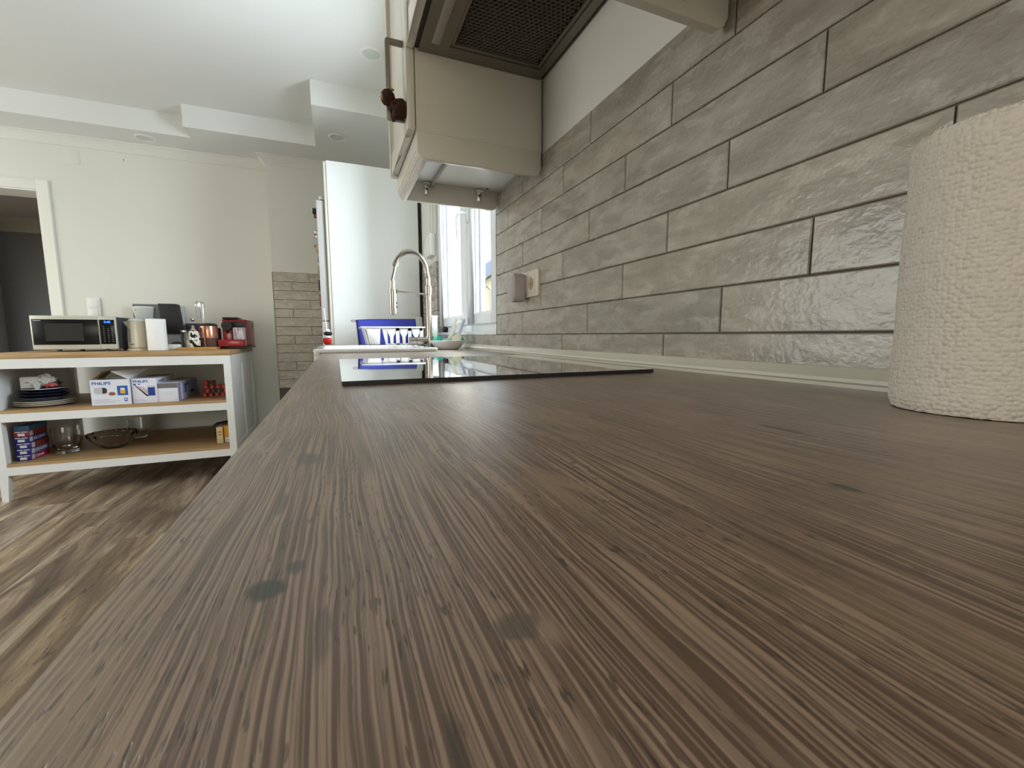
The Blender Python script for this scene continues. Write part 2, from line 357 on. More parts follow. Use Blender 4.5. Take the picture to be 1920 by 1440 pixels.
# ------------------------------------------------------------------ builders
class MB:
    def __init__(s): s.v = []; s.f = []; s.uv = None
    def add(s, vs, fs):
        n = len(s.v); s.v += [tuple(p) for p in vs]; s.f += [tuple(i+n for i in f) for f in fs]; return s
    def box(s, x0, x1, y0, y1, z0, z1):
        return s.add([(x0,y0,z0),(x1,y0,z0),(x1,y1,z0),(x0,y1,z0),(x0,y0,z1),(x1,y0,z1),(x1,y1,z1),(x0,y1,z1)],
                     [(0,3,2,1),(4,5,6,7),(0,1,5,4),(1,2,6,5),(2,3,7,6),(3,0,4,7)])
    def hexa(s, b, t):      # bottom quad, top quad
        return s.add(list(b)+list(t), [(0,3,2,1),(4,5,6,7),(0,1,5,4),(1,2,6,5),(2,3,7,6),(3,0,4,7)])
    def lathe(s, prof, cx, cy, seg=32, rf=None):
        vs = []; fs = []; n = len(prof)
        for i in range(seg):
            a = 2*PI*i/seg
            for (r, z) in prof:
                q = r*(rf(a, z) if rf else 1); vs.append((cx+q*math.cos(a), cy+q*math.sin(a), z))
        for i in range(seg):
            j = (i+1) % seg
            for k in range(n-1): fs.append((i*n+k, j*n+k, j*n+k+1, i*n+k+1))
        return s.add(vs, fs)
    def tube(s, pts, r, seg=10, closed=False, cap=True):
        pts = [Vector(p) for p in pts]; n = len(pts); rs = r if isinstance(r, (list, tuple)) else [r]*n
        vs = []; fs = []; ref = None
        for i, p in enumerate(pts):
            if closed: t = (pts[(i+1) % n]-pts[i-1])
            else: t = pts[min(i+1, n-1)]-pts[max(i-1, 0)]
            t.normalize()
            if ref is None: ref = Vector((0, 0, 1)) if abs(t.z) < 0.9 else Vector((1, 0, 0))
            a = (ref-t*ref.dot(t)).normalized(); b = t.cross(a); ref = a
            for k in range(seg):
                q = 2*PI*k/seg; vs.append(p+(a*math.cos(q)+b*math.sin(q))*rs[i])
        for i in range(n if closed else n-1):
            j = (i+1) % n
            for k in range(seg):
                l = (k+1) % seg; fs.append((i*seg+k, i*seg+l, j*seg+l, j*seg+k))
        if cap and not closed:
            fs.append(tuple(range(seg-1, -1, -1))); fs.append(tuple((n-1)*seg+k for k in range(seg)))
        return s.add(vs, fs)
    def prism(s, out, axis, a0, a1):   # outline in the two other axes
        n = len(out); vs = []
        for a in (a0, a1):
            for p in out:
                q = list(p); q.insert(axis, a); vs.append(q)
        fs = [tuple(range(n-1, -1, -1)), tuple(range(n, 2*n))]
        for i in range(n): fs.append((i, (i+1) % n, n+(i+1) % n, n+i))
        return s.add(vs, fs)
    def sphere(s, c, r, seg=16, rings=10, jit=0, sc=(1, 1, 1)):
        vs = []; fs = []
        for i in range(1, rings):
            th = PI*i/rings
            for k in range(seg):
                ph = 2*PI*k/seg; d = Vector((math.sin(th)*math.cos(ph), math.sin(th)*math.sin(ph), math.cos(th)))
                q = r*(1+(jit*noise.noise(d*3.1+Vector(c)*40) if jit else 0))
                vs.append((c[0]+d.x*q*sc[0], c[1]+d.y*q*sc[1], c[2]+d.z*q*sc[2]))
        t = len(vs); vs.append((c[0], c[1], c[2]+r*sc[2])); vs.append((c[0], c[1], c[2]-r*sc[2]))
        for i in range(rings-2):
            for k in range(seg):
                l = (k+1) % seg; fs.append((i*seg+k, (i+1)*seg+k, (i+1)*seg+l, i*seg+l))
        for k in range(seg):
            l = (k+1) % seg; fs.append((t, k, l)); fs.append((t+1, (rings-2)*seg+l, (rings-2)*seg+k))
        return s.add(vs, fs)

ORG = {}
def world_origin(p): return ORG.get(p.name, Vector((0, 0, 0))) if p is not None else Vector((0, 0, 0))
def obj(name, mb, mat, parent=None, bev=0, seg=2, smooth=False, kind=None, label=None, origin=None, angle=35):
    me = bpy.data.meshes.new(name)
    org = Vector(origin) if origin is not None else (world_origin(parent) if parent is not None else Vector((0, 0, 0)))
    me.from_pydata([tuple(Vector(p)-org) for p in mb.v], [], mb.f)
    bm = bmesh.new(); bm.from_mesh(me)
    if bev or smooth: bmesh.ops.remove_doubles(bm, verts=bm.verts, dist=1e-6)
    bmesh.ops.recalc_face_normals(bm, faces=bm.faces)
    if bev:
        ed = [e for e in bm.edges if len(e.link_faces) == 2 and e.calc_face_angle(0) > 0.5]
        bmesh.ops.bevel(bm, geom=ed, offset=bev, segments=seg, profile=0.5, affect='EDGES', clamp_overlap=True)
    bm.to_mesh(me); bm.free()
    if smooth or bev:
        me.shade_smooth(); me.set_sharp_from_angle(angle=math.radians(angle))
    me.materials.append(M[mat] if isinstance(mat, str) else mat)
    o = bpy.data.objects.new(name, me); C.objects.link(o)
    if parent is not None:
        o.parent = parent; ORG[o.name] = org
        if origin is not None: o.location = org-world_origin(parent)
        if not parent.get('_keep'): pass
    else:
        o.location = org; ORG[o.name] = org
    if parent is not None and origin is None: ORG[o.name] = world_origin(parent)
    if kind: o['kind'] = kind
    if label: o['label'] = label
    return o
def tag(o, label, cat, group=None, kind=None):
    o['label'] = label; o['category'] = cat
    if group: o['group'] = group
    if kind: o['kind'] = kind
    return o
def thing(name, label, cat, loc=(0, 0, 0), rz=0, group=None):
    o = bpy.data.objects.new(name, None); C.objects.link(o); o.location = loc; o.rotation_euler = (0, 0, rz)
    o.empty_display_size = 0.05; ORG[o.name] = Vector(loc)
    return tag(o, label, cat, group)
def single(name, mb, mat, label, cat, loc, rz=0, group=None, **k):
    o = obj(name, mb, mat, None, origin=loc, **k); o.rotation_euler = (0, 0, rz); return tag(o, label, cat, group)
def B(*a): return MB().box(*a)
def struct(name, mb, mat, **k): return obj(name, mb, mat, None, kind='structure', **k)
def text(name, body, size, loc, rot, mat, parent, ext=0.0004, align='LEFT', sx=1.0):
    cu = bpy.data.curves.new(name, 'FONT'); cu.body = body; cu.size = size; cu.extrude = ext; cu.align_x = align; cu.resolution_u = 2
    cu.offset = size*0.018
    t = bpy.data.objects.new(name, cu); C.objects.link(t)
    dg = bpy.context.evaluated_depsgraph_get(); me = bpy.data.meshes.new_from_object(t.evaluated_get(dg))
    bpy.data.objects.remove(t)
    from mathutils import Euler
    mt = Matrix.Translation(Vector(loc)-world_origin(parent)) @ Euler(rot).to_matrix().to_4x4() @ Matrix.Diagonal((sx, 1, 1, 1))
    me.transform(mt); me.materials.clear(); me.materials.append(M[mat])
    o = bpy.data.objects.new(name, me); C.objects.link(o); o.parent = parent; ORG[o.name] = world_origin(parent)
    return o
FRONT = (PI/2, 0, 0); RIGHT = (PI/2, 0, PI/2)
def dup(root, loc, label=None, rz=None):
    r = root.copy(); C.objects.link(r); r.location = loc
    if label: r['label'] = label
    if rz is not None: r.rotation_euler = (0, 0, rz)
    for ch in list(root.children):
        c = ch.copy(); C.objects.link(c); c.parent = r
        for g in list(ch.children):
            d = g.copy(); C.objects.link(d); d.parent = c
    return r

# ================================================================== THE ROOM
D = 0.596            # x of the tiled wall surface
YB = 4.40            # back wall
CT = 0.932           # counter top
HI, LO = 2.635, 2.483

# ---- floor
floor = struct('floor', B(-4.3, 0.62, -3.5, 8.2, -0.08, -0.0015), 'floorgrout')
PW, PL = 0.238, 1.188
pmesh = {}
for i in range(-12, 7):
    x0 = -1.026+PW*i; x1 = x0+PW
    if x0 > 0.6 or x0 < -4.3: continue
    if x1 > 0.6: x1 = 0.6
    y = 2.835-0.2375*(i+1)
    while y > -1.6: y -= PL
    while y < YB:
        ya, yb = max(y, -1.6), min(y+PL, YB)
        if yb-ya > 0.03:
            k = (round(x1-x0, 4), round(yb-ya, 4))
            if k not in pmesh:
                g = 0.0014; mb = MB(); c = 0.0016; X, Y = k
                mb.hexa([(g,g,-.007),(X-g,g,-.007),(X-g,Y-g,-.007),(g,Y-g,-.007)], [(g,g,-c),(X-g,g,-c),(X-g,Y-g,-c),(g,Y-g,-c)])
                mb.f = mb.f[:1]+mb.f[2:]
                mb.add([(g,g,-c),(X-g,g,-c),(X-g,Y-g,-c),(g,Y-g,-c),(g+c,g+c,0),(X-g-c,g+c,0),(X-g-c,Y-g-c,0),(g+c,Y-g-c,0)],
                       [(4,5,6,7),(0,1,5,4),(1,2,6,5),(2,3,7,6),(3,0,4,7)])
                me = bpy.data.meshes.new('plank'); me.from_pydata(mb.v, [], mb.f); me.materials.append(M['plank']); pmesh[k] = me
            o = bpy.data.objects.new('plank', pmesh[k]); C.objects.link(o); o.parent = floor; o.location = (x0, ya, 0)
        y += PL

# ---- ceiling: high field with the stepped lower band along the back wall
struct('ceiling', B(-4.3, 0.9, -3.5, 4.6, HI, HI+0.12), 'ceiling')
mb = MB().prism([(-4.3, 4.60), (-4.3, 4.07), (-0.95, 4.07), (-0.95, 3.88), (-0.087, 3.88), (-0.087, 3.215), (0.62, 3.215), (0.62, 4.60)], 2, LO, HI+0.01)
struct('trim_1', mb, 'ceiling')
prof = [(0.0, -0.066), (0.009, -0.066), (0.010, -0.060), (0.014, -0.054), (0.022, -0.040), (0.036, -0.022), (0.048, -0.012), (0.052, -0.008), (0.058, -0.007), (0.060, 0.0)]
vs = []; path = [((-4.28, YB), (0, -1)), ((-0.488, YB), (-1, -1)), ((-0.488, 4.235), (-1, -1)), ((0.60, 4.235), (0, -1))]
for (p, n) in path:
    for d, z in prof: vs.append((p[0]+n[0]*d, p[1]+n[1]*d, LO+z))
nP = len(prof); fs = [(i*nP+k, (i+1)*nP+k, (i+1)*nP+k+1, i*nP+k+1) for i in range(3) for k in range(nP-1)]
struct('trim_2', MB().add(vs, fs), 'molding', smooth=True, angle=50)

# ---- back wall with the doorway
mb = MB().box(-4.3, -3.06, YB, 4.60, 0, HI).box(-2.013, 0.62, YB, 4.60, 0, HI).box(-3.06, -2.013, YB, 4.60, 2.08, HI)
wb = struct('wall_back', mb, 'wall')
obj('patch_cover', B(-1.848, -1.747, YB-0.002, YB+0.002, 2.289, 2.389), 'wall', wb, bev=0.001)
obj('hole_shade', MB().tube([(-1.481, YB-0.001, 2.366), (-1.481, YB+0.01, 2.366)], 0.004, 8), 'black', wb)  # black disc painted as the dark inside a tiny hole
d1 = struct('door_1', MB().box(-3.06, -2.965, YB-0.006, 4.61, 0, 2.083).box(-2.107, -2.013, YB-0.006, 4.61, 0, 2.083) if False else
            MB().prism([(-2.013, YB-0.014), (-1.945, YB-0.014), (-1.940, YB-0.004), (-1.940, YB), (-2.013, YB)], 2, 0, 2.148), 'doorwhite')
obj('casing', MB().prism([(-3.13, YB-0.014), (-3.06, YB-0.014), (-3.06, YB), (-3.13, YB)], 2, 0, 2.148), 'doorwhite', d1)
obj('lintel_casing', B(-3.06, -2.013, YB-0.014, YB, 2.080, 2.148), 'doorwhite', d1, bev=0.002)
obj('lining', B(-2.018, -2.0125, YB-.0005, 4.62, 0, 2.08), 'doorwhite', d1)
obj('lining', B(-3.062, -3.055, YB-.0005, 4.62, 0, 2.08), 'doorwhite', d1)
obj('lining', B(-3.055, -2.018, YB-.0005, 4.62, 2.070, 2.0805), 'doorwhite', d1)
struct('baseboard_back', B(-1.94, -0.49, YB-0.014, YB, 0, 0.08), 'doorwhite', bev=0.003)
# room beyond the door
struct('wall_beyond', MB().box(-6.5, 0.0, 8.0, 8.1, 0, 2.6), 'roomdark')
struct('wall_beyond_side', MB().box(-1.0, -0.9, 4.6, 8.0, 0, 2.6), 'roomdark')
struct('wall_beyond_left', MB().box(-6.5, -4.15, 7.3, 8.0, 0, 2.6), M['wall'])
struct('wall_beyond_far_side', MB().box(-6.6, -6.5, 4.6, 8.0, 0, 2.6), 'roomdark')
struct('ceiling_beyond', MB().box(-6.5, -0.9, 4.6, 8.1, 2.56, 2.62), 'ceiling')
struct('floor_beyond', MB().box(-6.5, -0.9, 4.6, 8.1, -0.05, 0.0), 'plank')
vs = []
for x in (-6.5, -1.0):
    for d, z in [(0, -0.17), (0.01, -0.17), (0.05, -0.06), (0.09, -0.02), (0.12, 0)]: vs.append((x, 8.0-d, 2.56+z))
struct('trim_3', MB().add(vs, [(k, 5+k, 6+k, k+1) for k in range(4)]), 'molding')

# ---- column beside the fridge, tiled low down
TH = 0.077; R0 = 1.0004          # tile pitch and the height of the first full joint
LT = 0.4125
col = struct('wall_column', B(-0.488, 0.60, 4.235, 4.60, 0, HI), 'wall')
tmesh = {}
def tile_mesh(L, h, dirx):
    """one bevelled glazed tile, length L along x or y, height h; the face looks to -y (dirx) or -x"""
    k = (round(L, 4), round(h, 4), dirx)
    if k in tmesh: return tmesh[k]
    g = 0.0011; c = 0.0016; t = 0.008; nx = 6
    def P(u, z, d): return (u, -d, z) if dirx else (-d, u, z)
    mb = MB(); vs = []
    us = [g] + [g+c+(L-2*g-2*c)*i/nx for i in range(nx+1)] + [L-g]
    zs = [g, g+c, h-g-c, h-g]
    for z in zs:
        for u in us:
            edge = (u in (us[0], us[-1])) or (z in (zs[0], zs[-1]))
            vs.append(P(u, z, t-c*0.9 if edge else t))
    n = len(us); fs = []
    for a in range(3):
        for b_ in range(n-1): fs.append((a*n+b_, a*n+b_+1, (a+1)*n+b_+1, (a+1)*n+b_))
    vs += [P(g, g, 0), P(L-g, g, 0), P(L-g, h-g, 0), P(g, h-g, 0)]; q = 4*n
    fs += [(q, q+1, n-1, 0), (q+2, q+3, 3*n, 4*n-1), (q+1, q+2, 4*n-1, n-1), (q+3, q, 0, 3*n)]
    me = bpy.data.meshes.new('tile'); me.from_pydata(vs, [], fs)
    bm = bmesh.new(); bm.from_mesh(me)
    bmesh.ops.recalc_face_normals(bm, faces=bm.faces)
    # open back: make sure the face looks outwards
    f0 = max(bm.faces, key=lambda f: f.calc_area())
    nrm = f0.normal; want = Vector((0, -1, 0)) if dirx else Vector((-1, 0, 0))
    if nrm.dot(want) < 0: bmesh.ops.reverse_faces(bm, faces=bm.faces)
    bm.to_mesh(me); bm.free()
    me.shade_smooth(); me.set_sharp_from_angle(angle=math.radians(25))
    me.materials.append(M['tile']); tmesh[k] = me; return me
def lay(parent, L, h, loc, dirx):
    o = bpy.data.objects.new('tile', tile_mesh(L, h, dirx)); C.objects.link(o); o.parent = parent
    o.location = Vector(loc)-world_origin(parent); return o
obj('grout', B(-0.489, 0.10, 4.2315, 4.2352, 0.3, R0+7*TH+0.001), 'grout', col)
joff = {1: 0.284, 0: 0.145, 2: 0.421}
for r in range(-5, 8):
    zb = R0+(r-1)*TH
    xs = [-0.487]; x = -0.487+joff[(r-7+1) % 3 if True else 0]
    while x < 0.08: xs.append(x); x += LT
    xs.append(0.095)
    for a, b in zip(xs, xs[1:]):
        if b-a > 0.02: lay(col, b-a, TH, (a, 4.2355, zb), True)
obj('edge_profile', B(-0.4905, -0.4875, 4.226, 4.236, 0.3, R0+7*TH), 'hoodframe', col)

# ---- right wall with the kitchen window
WY0, WY1, WZ0, WZ1 = 1.622, 2.742, R0+0.012, 2.25
XW = D+0.008
mb = MB().box(XW, 0.90, -3.5, WY0, 0, HI).box(XW, 0.90, WY1, 4.6, 0, HI).box(XW, 0.90, WY0, WY1, 0, WZ0-0.012).box(XW, 0.90, WY0, WY1, WZ1, HI)
wr = struct('wall_right', mb, 'wall')
obj('grout', B(D+0.0035, XW+0.0005, -0.62, WY0-0.0005, 0.92, R0+7*TH), 'grout', wr)
obj('grout', B(D+0.0035, XW+0.0005, WY0-0.001, 3.2, 0.92, R0), 'grout', wr)
obj('grout', B(D+0.0035, XW+0.0005, WY1+0.0005, 3.2, R0, R0+6*TH), 'grout', wr)
obj('grout', B(XW, 0.648, WY1-0.0035, WY1+0.001, R0, R0+6*TH), 'grout', wr)
obj('plaster_panel', B(D+0.002, XW+0.0005, -0.62, WY0, R0+7*TH, HI-0.001), 'wall', wr)
Y0 = 1.497; OFF = {0: 0.0, 1: 0.00355, 2: -0.00147}
def rowcuts(r, a, b):
    c = r % 3; y = Y0-c*LT/3+OFF[c]
    while y > a: y -= LT
    ys = [a]; y += LT
    while y < b-0.012: 
        if y > a+0.012: ys.append(y)
        y += LT
    ys.append(b); return ys
for r in range(0, 8):
    zb = R0+(r-1)*TH
    a, b = (-0.6, WY0) if r else (-0.6, 3.19)
    if r == 0:
        zb = 0.925; h = R0-zb
    else: h = TH
    ys = rowcuts(r, a, b)
    for p, q in zip(ys, ys[1:]): lay(wr, q-p, h, (XW, p, zb), False)
    if 1 <= r <= 6:
        ys = rowcuts(r, WY1, 3.19)
        for p, q in zip(ys, ys[1:]): lay(wr, q-p, h, (XW, p, zb), False)
        lay(wr, 0.042, h, (D+0.001, WY1, zb), True)
obj('corner_profile', B(D-0.0005, XW+0.002, WY0-0.0002, WY0+0.0022, R0, R0+7*TH), 'grout', wr)
obj('outer_reveal', B(0.695, 0.905, WY1-0.004, WY1+0.001, WZ0-0.02, WZ1), 'stucco', wr)
obj('outer_sill', B(0.69, 0.95, WY0, WY1, WZ0-0.02, WZ0+0.02), 'stucco', wr)
obj('inner_sill', B(D-0.004, 0.66, WY0+0.001, WY1-0.001, R0-0.001, R0+0.014), 'upvc', wr, bev=0.003)
# sealing strip between counter and wall
struct('trim_4', MB().prism([(D, 0.957), (D-0.006, 0.9565), (D-0.015, 0.948), (D-0.0205, 0.944), (D-0.0215, 0.9395), (D-0.0195, 0.937), (D-0.0195, CT+0.0002), (D, CT+0.0002)], 1, -0.6, 3.19), 'trim', smooth=True, angle=25)

# ---- other walls of the kitchen living room (behind the camera), with their windows
mb = MB().box(-4.4, -4.2, -3.5, 1.4, 0, HI).box(-4.4, -4.2, 3.8, 4.6, 0, HI).box(-4.4, -4.2, 1.4, 3.8, 0, 0.8).box(-4.4, -4.2, 1.4, 3.8, 2.1, HI)
struct('wall_left', mb, 'wall')
mb = MB().box(-4.4, -2.45, -3.6, -3.4, 0, HI).box(-0.15, 0.9, -3.6, -3.4, 0, HI).box(-2.45, -0.15, -3.6, -3.4, 2.35, HI).box(-2.45, -0.15, -3.6, -3.4, 0, 0.3)
struct('wall_front', mb, 'wall')

# ---- window over the sink
win = struct('window_1', MB().box(0.625, 0.692, WY0+0.003, WY0+0.045, WZ0+0.002, WZ1-0.003).box(0.625, 0.692, WY1-0.045, WY1-0.003, WZ0+0.002, WZ1-0.003)
             .box(0.625, 0.692, WY0+0.045, WY1-0.045, WZ0+0.002, WZ0+0.040).box(0.625, 0.692, WY0+0.045, WY1-0.045, WZ1-0.045, WZ1-0.003), 'upvc', bev=0.002)
def sash(y0, y1, g0, g1):
    z0, z1 = 1.051, WZ1-0.03; gz0, gz1 = 1.106, WZ1-0.09
    mb = MB()
    def ring(x0, x1, a0, a1, b0, b1, c0, c1, d0, d1):
        mb.box(x0, x1, a0, b0, c0, c1); mb.box(x0, x1, b1, a1, c0, c1); mb.box(x0, x1, b0, b1, c0, d0); mb.box(x0, x1, b0, b1, d1, c1)
    ring(0.611, 0.667, y0, y1, g0-0.008, g1+0.008, z0, z1, gz0-0.008, gz1+0.008)
    s_ = obj('sash', mb, 'upvc', win, bev=0.0025)
    mb2 = MB()
    for (a, b_, c, d) in ((g0-0.008, g0, gz0-0.008, gz1+0.008), (g1, g1+0.008, gz0-0.008, gz1+0.008), (g0, g1, gz0-0.008, gz0), (g0, g1, gz1, gz1+0.008)):
        mb2.box(0.620, 0.665, a, b_, c, d)
    obj('glazing_bead', mb2, 'upvc', s_)
    mb3 = MB()
    for (a, b_, c, d) in ((g0, g0+0.0025, gz0, gz1), (g1-0.0025, g1, gz0, gz1), (g0, g1, gz0, gz0+0.0025), (g0, g1, gz1-0.0025, gz1)):
        mb3.box(0.636, 0.646, a, b_, c, d)
    obj('gasket', mb3, 'seal', s_)
    obj('pane', B(0.638, 0.642, g0, g1, gz0, gz1), 'glass', s_)
    return s_
sash(1.655, 2.088, 1.735, 1.965)
s2_ = sash(2.094, 2.715, 2.205, 2.60)
hd = obj('handle', MB().box(0.599, 0.611, 2.030, 2.062, 1.535, 1.600), 'upvc', win, bev=0.003)
obj('lever', MB().tube([(0.602, 2.046, 1.575), (0.575, 2.046, 1.578), (0.562, 2.052, 1.572), (0.558, 2.060, 1.555), (0.558, 2.066, 1.52), (0.560, 2.066, 1.455)], [0.008, 0.008, 0.009, 0.009, 0.008, 0.007], 10), 'upvc', hd, smooth=True)
# roller shutter strap winder on the wall beside the window
sw = thing('strap_winder', 'white rounded shutter strap winder on the wall between window and tall cabinet', 'strap winder', (D, 2.86, 1.50))
prw = []
for (a, b_, r_) in ((2.78, 1.50, .03), (2.95, 1.50, .03), (2.95, 1.625, .03), (2.78, 1.625, .03)):
    prw.append((a, b_))
mb = MB().prism([(2.745, 1.500), (2.90, 1.500), (2.935, 1.52), (2.945, 1.56), (2.925, 1.605), (2.86, 1.635), (2.745, 1.635)], 0, D-0.030, D+0.007)
obj('cover', mb, 'plastic', sw, bev=0.006)
obj('strap', MB().box(D-0.012, D-0.010, 2.80, 2.816, 1.63, 2.3), 'lightgrey', sw)

# ================================================================== UNITS ALONG THE TILED WALL
ctop = single('countertop', MB().prism([(-0.058, -0.60), (D-0.0005, -0.60), (D-0.0005, 3.198), (-0.058, 3.198), (-0.058, 2.362), (0.366, 2.362), (0.366, 1.748), (-0.058, 1.748)], 2, CT-0.038, CT),
              'counter', 'dark brown oak grained laminate countertop running along the tiled wall', 'countertop', (0, 0, 0), bev=0.0025)
def base_cabinet(y0, y1, label, z1=CT-0.04):
    t = thing('base_cabinet', label, 'cabinet', (0.28, (y0+y1)/2, 0), 0, 'base cabinets under the countertop')
    obj('body', B(-0.015, 0.59, y0, y1, 0.10, z1-0.001), 'cabinet', t)
    obj('plinth', B(0.03, 0.05, y0, y1, 0.0, 0.099), 'cabinet', t)
    d = obj('door', B(-0.035, -0.016, y0+0.002, y1-0.002, 0.11, z1-0.006), 'cabinet', t, bev=0.002)
    obj('handle', MB().tube([(-0.035, y0+.08, z1-.06), (-0.06, y0+.08, z1-.06), (-0.06, y0+.22, z1-.06), (-0.035, y0+.22, z1-.06)], 0.005, 8), 'steel', d)
base_cabinet(-0.60, 0.0, 'cream base cabinet under the near end of the countertop')
base_cabinet(0.001, 0.594, 'cream base cabinet between the near end and the hob')
base_cabinet(0.595, 1.19, 'cream base cabinet directly under the black hob')
base_cabinet(1.191, 1.735, 'cream base cabinet between the hob and the sink')
base_cabinet(1.736, 2.37, 'cream base cabinet under the white sink', 0.72)
base_cabinet(2.371, 3.198, 'cream base cabinet next to the tall fridge housing')

# hob
hob = thing('induction_hob', 'black glass hob lying flush on the brown countertop', 'hob', (0.258, 0.88, CT))
obj('body', B(0.0035, 0.5115, 0.5975, 1.1715, CT+0.0004, CT+0.0056), 'blackmatte', hob)
obj('glass_top', B(0.003, 0.512, 0.597, 1.172, CT+0.0057, CT+0.0064), 'blackglass', hob)
# sink
sk = thing('ceramic_sink', 'white ceramic apron sink with rounded rim in the countertop', 'sink', (0.15, 2.055, CT))
def rrect(x0, x1, y0, y1, r, n=5):
    out = []
    for (cx, cy, a0) in ((x1-r, y1-r, 0), (x0+r, y1-r, 90), (x0+r, y0+r, 180), (x1-r, y0+r, 270)):
        for k in range(n+1):
            a = math.radians(a0+90*k/n); out.append((cx+r*math.cos(a), cy+r*math.sin(a)))
    return out
def loops(ls):
    vs = []; fs = []; n = len(ls[0][0])
    for o_, z in ls: vs += [(p[0], p[1], z) for p in o_]
    for i in range(len(ls)-1):
        for k in range(n): fs.append((i*n+k, i*n+(k+1) % n, (i+1)*n+(k+1) % n, (i+1)*n+k))
    fs.append(tuple(range((len(ls)-1)*n, len(ls)*n)))
    return MB().add(vs, fs)
ZR = CT+0.0155
ls = [(rrect(-0.083, 0.383, 1.742, 2.368, .02), CT+0.001), (rrect(-0.085, 0.385, 1.740, 2.370, .02), CT+0.006), (rrect(-0.085, 0.385, 1.740, 2.370, .02), ZR-0.004), (rrect(-0.081, 0.381, 1.744, 2.366, .02), ZR),
      (rrect(-0.055, 0.300, 1.775, 2.335, .05), ZR), (rrect(-0.050, 0.295, 1.780, 2.330, .05), ZR-0.006), (rrect(-0.043, 0.288, 1.787, 2.323, .05), 0.76), (rrect(-0.01, 0.25, 1.82, 2.29, .05), 0.745)]
obj('basin', loops(ls), 'ceramic', sk, smooth=True, angle=50)
obj('apron', MB().box(-0.083, -0.0595, 1.742, 2.368, 0.735, CT+0.004), 'ceramic', sk, bev=0.006)
# faucet
fc = thing('kitchen_faucet', 'tall brushed steel faucet with spring neck and pull-down spray behind the sink', 'faucet', (0.402, 2.03, CT))
FX, FY = 0.4065, 2.03
obj('base', MB().lathe([(0, CT+0.001), (0.0205, CT+0.001), (0.0205, CT+0.006), (0.0185, CT+0.009), (0.019, 0.992), (0, 0.992)], FX, FY, 24), 'steel', fc, smooth=True)
obj('column', MB().lathe([(0, 0.990), (0.0135, 0.990), (0.0125, 1.01), (0.0125, 1.185), (0.016, 1.187), (0.016, 1.225), (0.011, 1.228), (0.011, 1.262), (0, 1.262)], FX, FY, 20), 'steel', fc, smooth=True)
arc = []
AX = 0.328; 
for k in range(0, 33):
    a = PI*k/32*0.97; arc.append((AX+0.074*math.cos(a), FY, 1.262+0.02+0.085*math.sin(a)*1.12))
arc = [(FX, FY, 1.262)]+arc
obj('hose', MB().tube(arc+[(0.247, FY, 1.262), (0.241, FY, 1.235)], 0.0062, 10), 'steel', fc, smooth=True)
sp = []
L_ = [0]; A = [Vector(p) for p in arc[:30]]
for i in range(1, len(A)): L_.append(L_[-1]+(A[i]-A[i-1]).length)
tot = L_[-1]; turns = 44
for k in range(turns*10+1):
    s_ = tot*k/(turns*10)
    i = 0
    while i < len(L_)-2 and L_[i+1] < s_: i += 1
    f = (s_-L_[i])/max(1e-6, L_[i+1]-L_[i]); p = A[i].lerp(A[i+1], f); t = (A[i+1]-A[i]).normalized()
    b1 = Vector((0, 1, 0)); b2 = t.cross(b1); q = 2*PI*k/10
    sp.append(p+(b1*math.cos(q)+b2*math.sin(q))*0.0108)
obj('spring', MB().tube(sp, 0.0016, 5), 'steel', fc, smooth=True)
obj('spring_collar', MB().tube([A[-1], Vector(arc[31])], 0.0125, 16), 'steel', fc, smooth=True)
sh = obj('spray_head', MB().lathe([(0, 1.090), (0.0135, 1.090), (0.0145, 1.10), (0.0155, 1.20), (0.0155, 1.203), (0.0115, 1.205), (0.0115, 1.245), (0, 1.245)], 0.243, FY, 20), 'steel', fc, smooth=True)
obj('button', MB().sphere((0.2585, FY, 1.145), 0.005, 10, 6), 'blackmatte', sh); obj('button', MB().sphere((0.2585, FY, 1.128), 0.005, 10, 6), 'blackmatte', sh)
obj('support_arm', MB().tube([(0.255, FY, 1.197), (FX, FY, 1.187)], 0.0042, 10).box(0.254, 0.264, FY-.008, FY+.008, 1.188, 1.205), 'steel', fc, smooth=True)
lv = obj('mixer_lever', MB().tube([(FX, FY, 0.974), (0.345, FY, 0.972)], 0.017, 18).tube([(0.343, FY, 0.972), (0.312, FY, 0.971)], 0.0185, 18), 'steel', fc, smooth=True)

# tall fridge housing
tc_ = thing('fridge_housing', 'tall smooth white side panel of the fridge housing at the counter end', 'cabinet', (0.28, 3.55, 0))
obj('side_panel', B(-0.016, 0.577, 3.20, 3.219, 0, 2.145), 'panel', tc_, bev=0.001)
obj('front_strip', B(-0.034, -0.0175, 3.206, 3.222, 0.0, 2.138), 'trim', tc_, bev=0.001)
obj('gap_shade_strip', B(0.5785, 0.5955, 3.208, 3.2185, 0.97, 2.14), 'darkgap', tc_)  # near-black strip painted as the shade in the gap to the wall
obj('far_panel', B(-0.016, 0.577, 3.86, 3.879, 0, 2.145), 'panel', tc_)
obj('top_box', B(-0.016, 0.577, 3.2195, 3.8595, 1.93, 2.145), 'panel', tc_)
fr = thing('fridge', 'grey white fridge standing behind the tall white panel', 'fridge', (0.25, 3.55, 0))
obj('body', B(-0.04, 0.56, 3.226, 3.85, 0.03, 1.90), 'fridge', fr)
obj('door', B(-0.089, -0.042, 3.228, 3.848, 1.10, 1.895), 'fridge', fr, bev=0.004)
obj('door', B(-0.089, -0.042, 3.228, 3.848, 0.06, 1.094), 'fridge', fr, bev=0.004)
obj('hinge_cover', B(-0.070, 0.0, 3.232, 3.28, 1.901, 1.922), 'fridge', fr, bev=0.003)
obj('foot', B(-0.03, 0.0, 3.24, 3.28, 0.0, 0.03), 'black', fr); obj('foot', B(-0.03, 0.0, 3.80, 3.84, 0.0, 0.03), 'black', fr)
